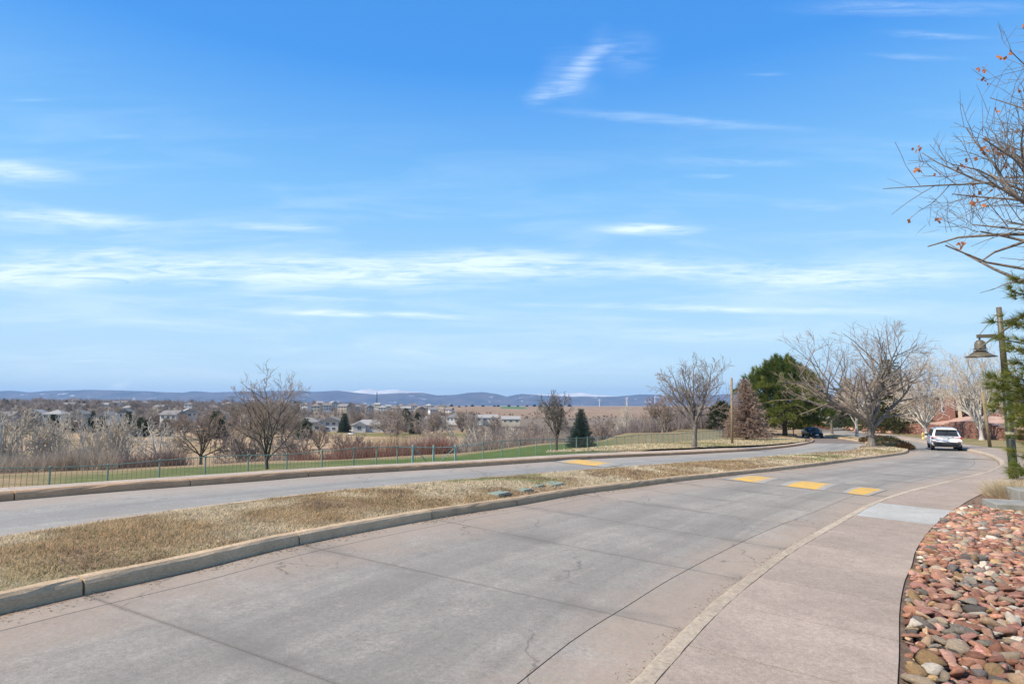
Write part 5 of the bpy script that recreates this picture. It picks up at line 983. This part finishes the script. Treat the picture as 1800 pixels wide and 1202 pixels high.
mound(1553,786.5,1.5,.55,(.42,.28,.13),(.58,.42,.22),'left of two tan grass clumps on the median tip',7,'tan_clump'); mound(1570,787.5,1.4,.5,(.42,.28,.13),(.58,.42,.22),'right of two tan grass clumps on the median tip',8,'tan_clump')
mound(1435,753.5,5.5,1.6,(.3,.13,.06),(.42,.22,.1),'rusty orange shrub on the bare bank beyond the dark car',9,ln=.4,wd=.09); mound(1503,752,3.5,1.5,(.08,.08,.05),(.3,.16,.12),'dark shrub among the pink boulders left of the wall',10,ln=.35,wd=.08)
# grass on the right-hand islands
def isle(nm, pxs, up, dens, seed, h=.12, w_=.05):
    a = Curve([q[0] for q in pxs]); b_ = Curve([q[1] for q in pxs]); t = np.linspace(0, 1, 40); A, B = a.at(t*a.L), b_.at(t*b_.L); col = lambda X, Y: lerp(np.tile(np.array([[.37,.31,.2]]), (len(X), 1)), (.2,.18,.08), sst(fbm(X, Y, 5, seed), .5, .66)*.7); o = ribbon(nm, A, B, M_ground, up, 8, col=col, crown=.05); tag(o, kind='structure'); turf(nm+'_grass', A, B, up, [(0,200,dens,w_,h)], 1., seed, col, .05)
isle('verge_turf', [((960,799.5),(960,800.5)),((1010,795),(1010,798.5)),((1060,789.5),(1060,796.5)),((1130,784),(1130,794)),((1200,780),(1200,791.6)),((1255,774),(1255,789)),((1300,771),(1300,787)),((1370,770.5),(1370,783)),((1415,773.5),(1415,777.6))], .150, 70, 91)
# ------------------------------------------------------------------ buildings
def wallmat(name, c): return mat(name, [tuple(q*.85 for q in c), c], 2, .85)
M_white_w = wallmat('white_siding', (.66,.64,.6)); M_cream = wallmat('cream_siding', (.62,.54,.4)); M_tan = wallmat('tan_siding', (.5,.4,.29)); M_greyw = wallmat('grey_siding', (.36,.34,.32)); M_pink = wallmat('pinkish_siding', (.52,.4,.34)); M_brick = mat('red_brick', [(.17,.08,.062),(.27,.135,.105)], 14, .9, .4, 20)
M_roofg = mat('grey_shingles', [(.17,.16,.15),(.26,.245,.23)], 6, .9); M_roofd = mat('brown_shingles', [(.16,.135,.12),(.25,.21,.185)], 6, .9); M_roofl = mat('pale_shingles', [(.26,.25,.235),(.36,.345,.33)], 6, .9); M_pane = paint('window_glass', (.05,.07,.09), .1, .3); M_frame = paint('window_frame', (.7,.7,.68), .6, 0)
def window(root, x, y, z, w_, h, ry=0, frame=M_frame, nm='window'):
    """on the front (y = y, facing -y)"""
    m = MB(); t = .09; m.box((x, y-.05, z+h/2+t/2), (w_+2*t, .12, t)); m.box((x, y-.05, z-h/2-t/2), (w_+2*t, .12, t)); m.box((x-w_/2-t/2, y-.05, z), (t, .12, h)); m.box((x+w_/2+t/2, y-.05, z), (t, .12, h)); m.box((x, y-.04, z), (.06, .08, h)); f_ = m.build(nm, frame, root)
    m = MB(); m.box((x, y-.01, z), (w_, .05, h)); m.build('pane', M_pane, f_)
def roof(root, x0, x1, y0, y1, z, h, mt, kind='gable', ov=.5, nm='roof'):
    x0 -= ov; x1 += ov; y0 -= ov; y1 += ov; ym = (y0+y1)/2; i_ = 0 if kind == 'gable' else min((y1-y0)/2, (x1-x0)/2-.1)
    if kind == 'front': xm = (x0+x1)/2; v = [(x0,y0,z),(x1,y0,z),(x1,y1,z),(x0,y1,z),(xm,y0,z+h),(xm,y1,z+h)]; f = [(0,1,4),(1,2,5,4),(2,3,5),(3,0,4,5),(3,2,1,0)]
    else: v = [(x0,y0,z),(x1,y0,z),(x1,y1,z),(x0,y1,z),(x0+i_,ym,z+h),(x1-i_,ym,z+h)]; f = [(0,1,5,4),(1,2,5),(2,3,4,5),(3,0,4),(3,2,1,0)]
    m = MB(); m.add(v, f); return m.build(nm, mt, root)
def house(px, py, Y, w_, d, h, wm, rm, label, kind='gable', rh=1.8, wins=4, storeys=1, chim=False, rz=0., group=None, wing=None, z=None):
    x = (px-900)/F*Y; zz = D(px, py, Y).z if z is None else z; a = -math.atan2(x, Y)*.5+rz; o = thing('house', label, 'house', (x, Y, zz), a, group)
    m = MB(); m.box((0, d/2, h/2-1), (w_, d, h+2)); m.build('wall', wm, o); rf = roof(o, -w_/2, w_/2, 0, d, h, rh, rm, kind)
    if kind == 'gable': m = MB(); [m.add([(s_*w_/2,0,h),(s_*w_/2,d,h),(s_*w_/2,d/2,h+rh*.86)], [(0,1,2)] if s_ > 0 else [(2,1,0)]) for s_ in (-1, 1)]; m.build('gable_end', wm, o)
    if kind == 'front': m = MB(); m.add([(-w_/2,-.02,h),(w_/2,-.02,h),(0,-.02,h+rh*.85)], [(0,1,2)]); m.build('gable_end', wm, o)
    for s in range(storeys):
        for k_ in range(wins): window(o, -w_/2+w_*(k_+.5)/wins, -.0, h/storeys*(s+.55), min(1.5, w_/wins*.5), 1.2)
    if chim: m = MB(); m.box((w_*.12, d*.35, h+rh*.9), (.9,.9,1.6)); m.build('chimney', wm, rf)
    if wing: 
        ww, wd, wh, wx = wing; m = MB(); m.box((wx, -wd/2, wh/2-1), (ww, wd, wh+2)); m.build('wing_wall', wm, o); roof(o, wx-ww/2, wx+ww/2, -wd, .5, wh, rh*.7, rm, 'front', .4, 'wing_roof'); m = MB(); m.add([(wx-ww/2,-wd-.02,wh),(wx+ww/2,-wd-.02,wh),(wx,-wd-.02,wh+rh*.6)], [(0,1,2)]); m.build('gable_end', wm, o); window(o, wx, -wd, wh*.55, 1.8, 1.5)
    return o
house(584,757.5,300,12,9,4.6,M_white_w,M_roofg,'two-storey white villa with grey gable roof left of the dark evergreen','front',2.2,4,2,wing=(5,3,3.2,-6))
house(655,757.5,300,19,9,3.0,M_white_w,M_roofl,'wide white ranch house with chimney and pale roof right of the dark evergreen','hip',2.6,5,1,True,wing=(6,2.5,3,-5.5))
house(543,752,315,12,9,3,M_greyw,M_roofg,'grey-roofed house half hidden by trees left of the white villa','hip',2.4,3)
house(832,742,400,11,9,3,M_white_w,M_roofl,'white bungalow, leftmost of three in the row below the prairie hill','gable',2,4); house(862,742,410,10,9,3,M_white_w,M_roofl,'white bungalow, middle of the row below the prairie hill','gable',2.2,3,wing=(4,2,2.8,2)); house(898,744,400,12,9,2.8,M_cream,M_roofl,'pale bungalow, rightmost of the row below the prairie hill','gable',2,3)
for (px, py, Y, w_, lab, wm, rm) in [(12,740,285,9,'pale house at the far left edge behind the thicket',M_white_w,M_roofg),(66,736,300,8,'small grey-roofed house left of the cottonwoods',M_greyw,M_roofl),(98,737,295,11,'long low pale house behind the left cottonwoods',M_white_w,M_roofl),(140,737,300,8,'small pale house between two cottonwoods',M_greyw,M_roofg),
    (186,740,290,8,'grey-roofed house behind the slim cottonwood',M_white_w,M_roofg),(224,735,290,6,'narrow white house with steep roof behind the leaning cottonwood',M_white_w,M_roofg),(300,738,290,10,'white-gabled house left of the round dark tree',M_white_w,M_roofg),(337,734,300,9,'pale low house just left of the round dark tree',M_white_w,M_roofl),
    (390,736,310,8,'low pale house right of the round dark tree',M_white_w,M_roofl),(435,742,300,7,'small white house left of the broad fence-side tree',M_white_w,M_roofg),(734,748,330,10,'white house in the trees right of the big pinkish tree',M_white_w,M_roofg),(768,746,330,12,'white house with dark porch near the slim evergreens',M_white_w,M_roofg),(795,741,380,9,'small white house left of the three bungalows',M_white_w,M_roofl)]:
    house(px, py, Y, w_*.8, 8, 2.6, wm, rm, lab, rt.choice(['gable','hip','front']), 2., 3, rz=rt.uniform(-.4,.4))
hm = [M_cream, M_white_w, M_tan, M_pink, M_greyw, M_white_w, M_cream]; hn = ['cream', 'white', 'tan', 'pinkish', 'grey', 'white', 'cream']
for i, px in enumerate([556,565,577,590,603,617,630,641,652,664,673,684,694,704,716,728,742,752,764,776,787,470,486,500,512,524,536]):
    Y = rt.uniform(720, 900) if i % 2 else rt.uniform(560, 680); k_ = rt.randrange(7); py = (717.5 if i % 2 else 724)+(px-640)*.03+rt.uniform(-1,1); 
    house(px, py, Y, rt.uniform(7,10), 8, 5.0, hm[k_], rt.choice([M_roofg, M_roofd, M_roofl]), f"{hn[k_]} two-storey house in the {'upper' if i % 2 else 'lower'} hillside row {'left of' if px < 560 else 'directly below' if px < 680 else 'right of'} the radio mast", rt.choice(['gable','hip','front']), 2.4, 3, 2, rz=rt.uniform(-.6,.6), group='houses in rows on the distant hillside')
for i in range(18):
    px = rt.uniform(10, 540); Y = rt.uniform(520, 900); k_ = rt.randrange(7); x = (px-900)/F*Y; house(px, 0, Y, rt.uniform(7,10), 7, 3.6, hm[k_], rt.choice([M_roofg, M_roofd, M_roofl]), f"{hn[k_]} house showing among the far woods {REG(px)}", rt.choice(['gable','hip']), 2.2, 2, rz=rt.uniform(-.6,.6), group='houses among the far left woods', z=gz(x, Y)+.6)
p = P(1455,742.5); house(1447,743,190,14,10,5.2,M_greyw,M_roofd,'grey two-storey house with brown hipped roof beyond the dark car','hip',2.8,4,2,rz=-.2); house(1492,741,205,10,9,4.6,M_greyw,M_roofd,'grey house partly hidden behind the median tree branches','hip',2.6,3,1,rz=-.2)
# brick ranch on the bank
Yh = 92.; hx = (1632-900)/F*Yh; zb = D(1632, 731.5, Yh).z; br_ = thing('brick_house', 'low red brick house with grey hipped roofs on top of the stone retaining wall', 'house', (hx, Yh, zb), -rad(36))
m = MB(); m.box((8.2,4.5,.9), (10.4,8,4.2)); m.build('wall', M_brick, br_); roof(br_, 3.0, 13.4, .5, 8.5, 3.0, 2.9, M_roofg, 'hip', .7)
m = MB(); m.box((1.6,3.6,.8), (3.0,6,4.0)); m.build('wing_wall', M_brick, br_); roof(br_, .1, 3.1, .6, 6.6, 2.8, 1.7, M_roofg, 'hip', .5, 'wing_roof')
m = MB(); m.box((2.3,.0,.9), (1.3,1.2,4.2)); m.build('entry_pier', M_brick, br_)
for x_, w_ in ((1.9,1.0),(7.4,1.1),(9.2,1.3),(11.2,1.3),(4.3,.9)): window(br_, x_, .5 if x_ > 3 else .6, 1.5, w_, 1.5, frame=mat('taupe_frame', [(.5,.44,.36)], 3, .7) if x_ > 3 else M_frame)
for x_ in (3.5, 5.6): m = MB(); m.box((x_,-.6,1.2), (.45,.45,3.4)); m.build('porch_column', M_tan, br_)
m = MB(); m.box((4.55,-.3,2.9), (2.9,1.4,.35)); m.build('porch_beam', M_tan, br_); m = MB(); m.box((5.4,.46,1.0), (1.0,.08,2.1)); m.build('door', M_barkd, br_)
m = MB(); m.box((-2.3,2.4,.8), (3.6,4,3.4)); m.build('garage_wall', M_tan, br_); roof(br_, -4.1, -.5, .4, 4.4, 2.5, 1.1, M_roofd, 'hip', .5, 'garage_roof'); m = MB(); m.box((-2.3,.36,.9), (1.4,.08,1.9)); m.build('garage_opening', M_barkd, br_)
# tower and turbines
mast = thing('radio_mast', 'thin dark lattice radio mast rising above the hillside houses', 'mast', G(663.5, 900)+Vector((0,0,-1))); m = MB(); H_ = D(663.5, 688, 900).z-gz((663.5-900)/F*900, 900)
for a_ in (0, 2.1, 4.2): m.tube([(math.cos(a_)*1.1, math.sin(a_)*1.1, 0), (math.cos(a_)*.5, math.sin(a_)*.5, H_)], .22, 4)
for k_ in range(14): m.box((0,0,H_*(k_+.5)/14), (1.6-.06*k_, 1.6-.06*k_, .25))
m.build('lattice', M_barkd, mast); m = MB(); m.tube([(0,0,H_),(0,0,H_+3)], .12, 4); m.build('antenna', M_barkd, mast)
M_wt = paint('turbine_white', (.8,.8,.8), .5, 0)
for px, ty, lab, bl in ((1053,703,'white wind turbine on the prairie, taller one left of the narrow poplar',7),(1101,700,'thin white wind turbine right of the narrow poplar',5),(1150,698,'faint white turbine mast behind the lawn tree',5)):
    Y = 1500; x = (px-900)/F*Y; z0 = gz(x, Y); H_ = D(px, ty, Y).z-z0; o = thing('wind_turbine', lab, 'wind turbine', (x, Y, z0)); m = MB(); m.tube([(0,0,0),(0,0,H_)], [.9,.55], 8); m.build('tower', M_wt, o); m = MB(); m.box((0,-.5,H_+.4), (1.3,4,1.4)); m.build('nacelle', M_wt, o)
    for k_ in range(3): a_ = .3+k_*2.094; m = MB(); m.tube([(0,-2.6,H_+.4), (math.sin(a_)*bl, -2.6, H_+.4+math.cos(a_)*bl)], [.45,.12], 4); m.build('blade', M_wt, o)
# golf cart
x = (620.5-900)/F*245; gc = thing('golf_cart', 'tiny white golf cart on the golf grass in front of the ranch house', 'golf cart', (x, 245, D(620, 764.5, 245).z), 1.2); m = MB(); m.box((0,0,.55), (1.2,2.4,.5)); m.build('body', M_frame, gc, bevel=.1); m = MB(); m.box((0,-.1,1.85), (1.2,1.7,.1)); m.build('roof', M_frame, gc); m = MB(); [m.tube([(sx*.55, sy, .7), (sx*.55, sy*.9, 1.85)], .04, 4) for sx in (-1, 1) for sy in (-.8, .7)]; m.build('frame', M_trim, gc); m = MB(); m.box((0,-.2,.95), (1.1,.5,.35)); m.build('seat', M_trim, gc)
for sx in (-.6, .6):
    for sy in (-.8, .85): m = MB(); m.tube([(sx-.09, sy, .23), (sx+.09, sy, .23)], .23, 10); m.build('wheel', M_tyre, gc)
# ------------------------------------------------------------------ haze
hz = MB(); hz.box((0,0,60), (34000,34000,500)); ho = hz.build('haze', M_frame); tag(ho, kind='stuff'); hm_ = bpy.data.materials.new('haze_air'); hm_.use_nodes = True; n = N(hm_.node_tree); n.n.clear()
pv = n.node('ShaderNodeVolumePrincipled'); pv.inputs['Color'].default_value = (.44,.68,1,1); pv.inputs['Density'].default_value = HAZE; ou = n.node('ShaderNodeOutputMaterial'); n.l.new(pv.outputs[0], ou.inputs['Volume'])
ho.data.materials.clear(); ho.data.materials.append(hm_)
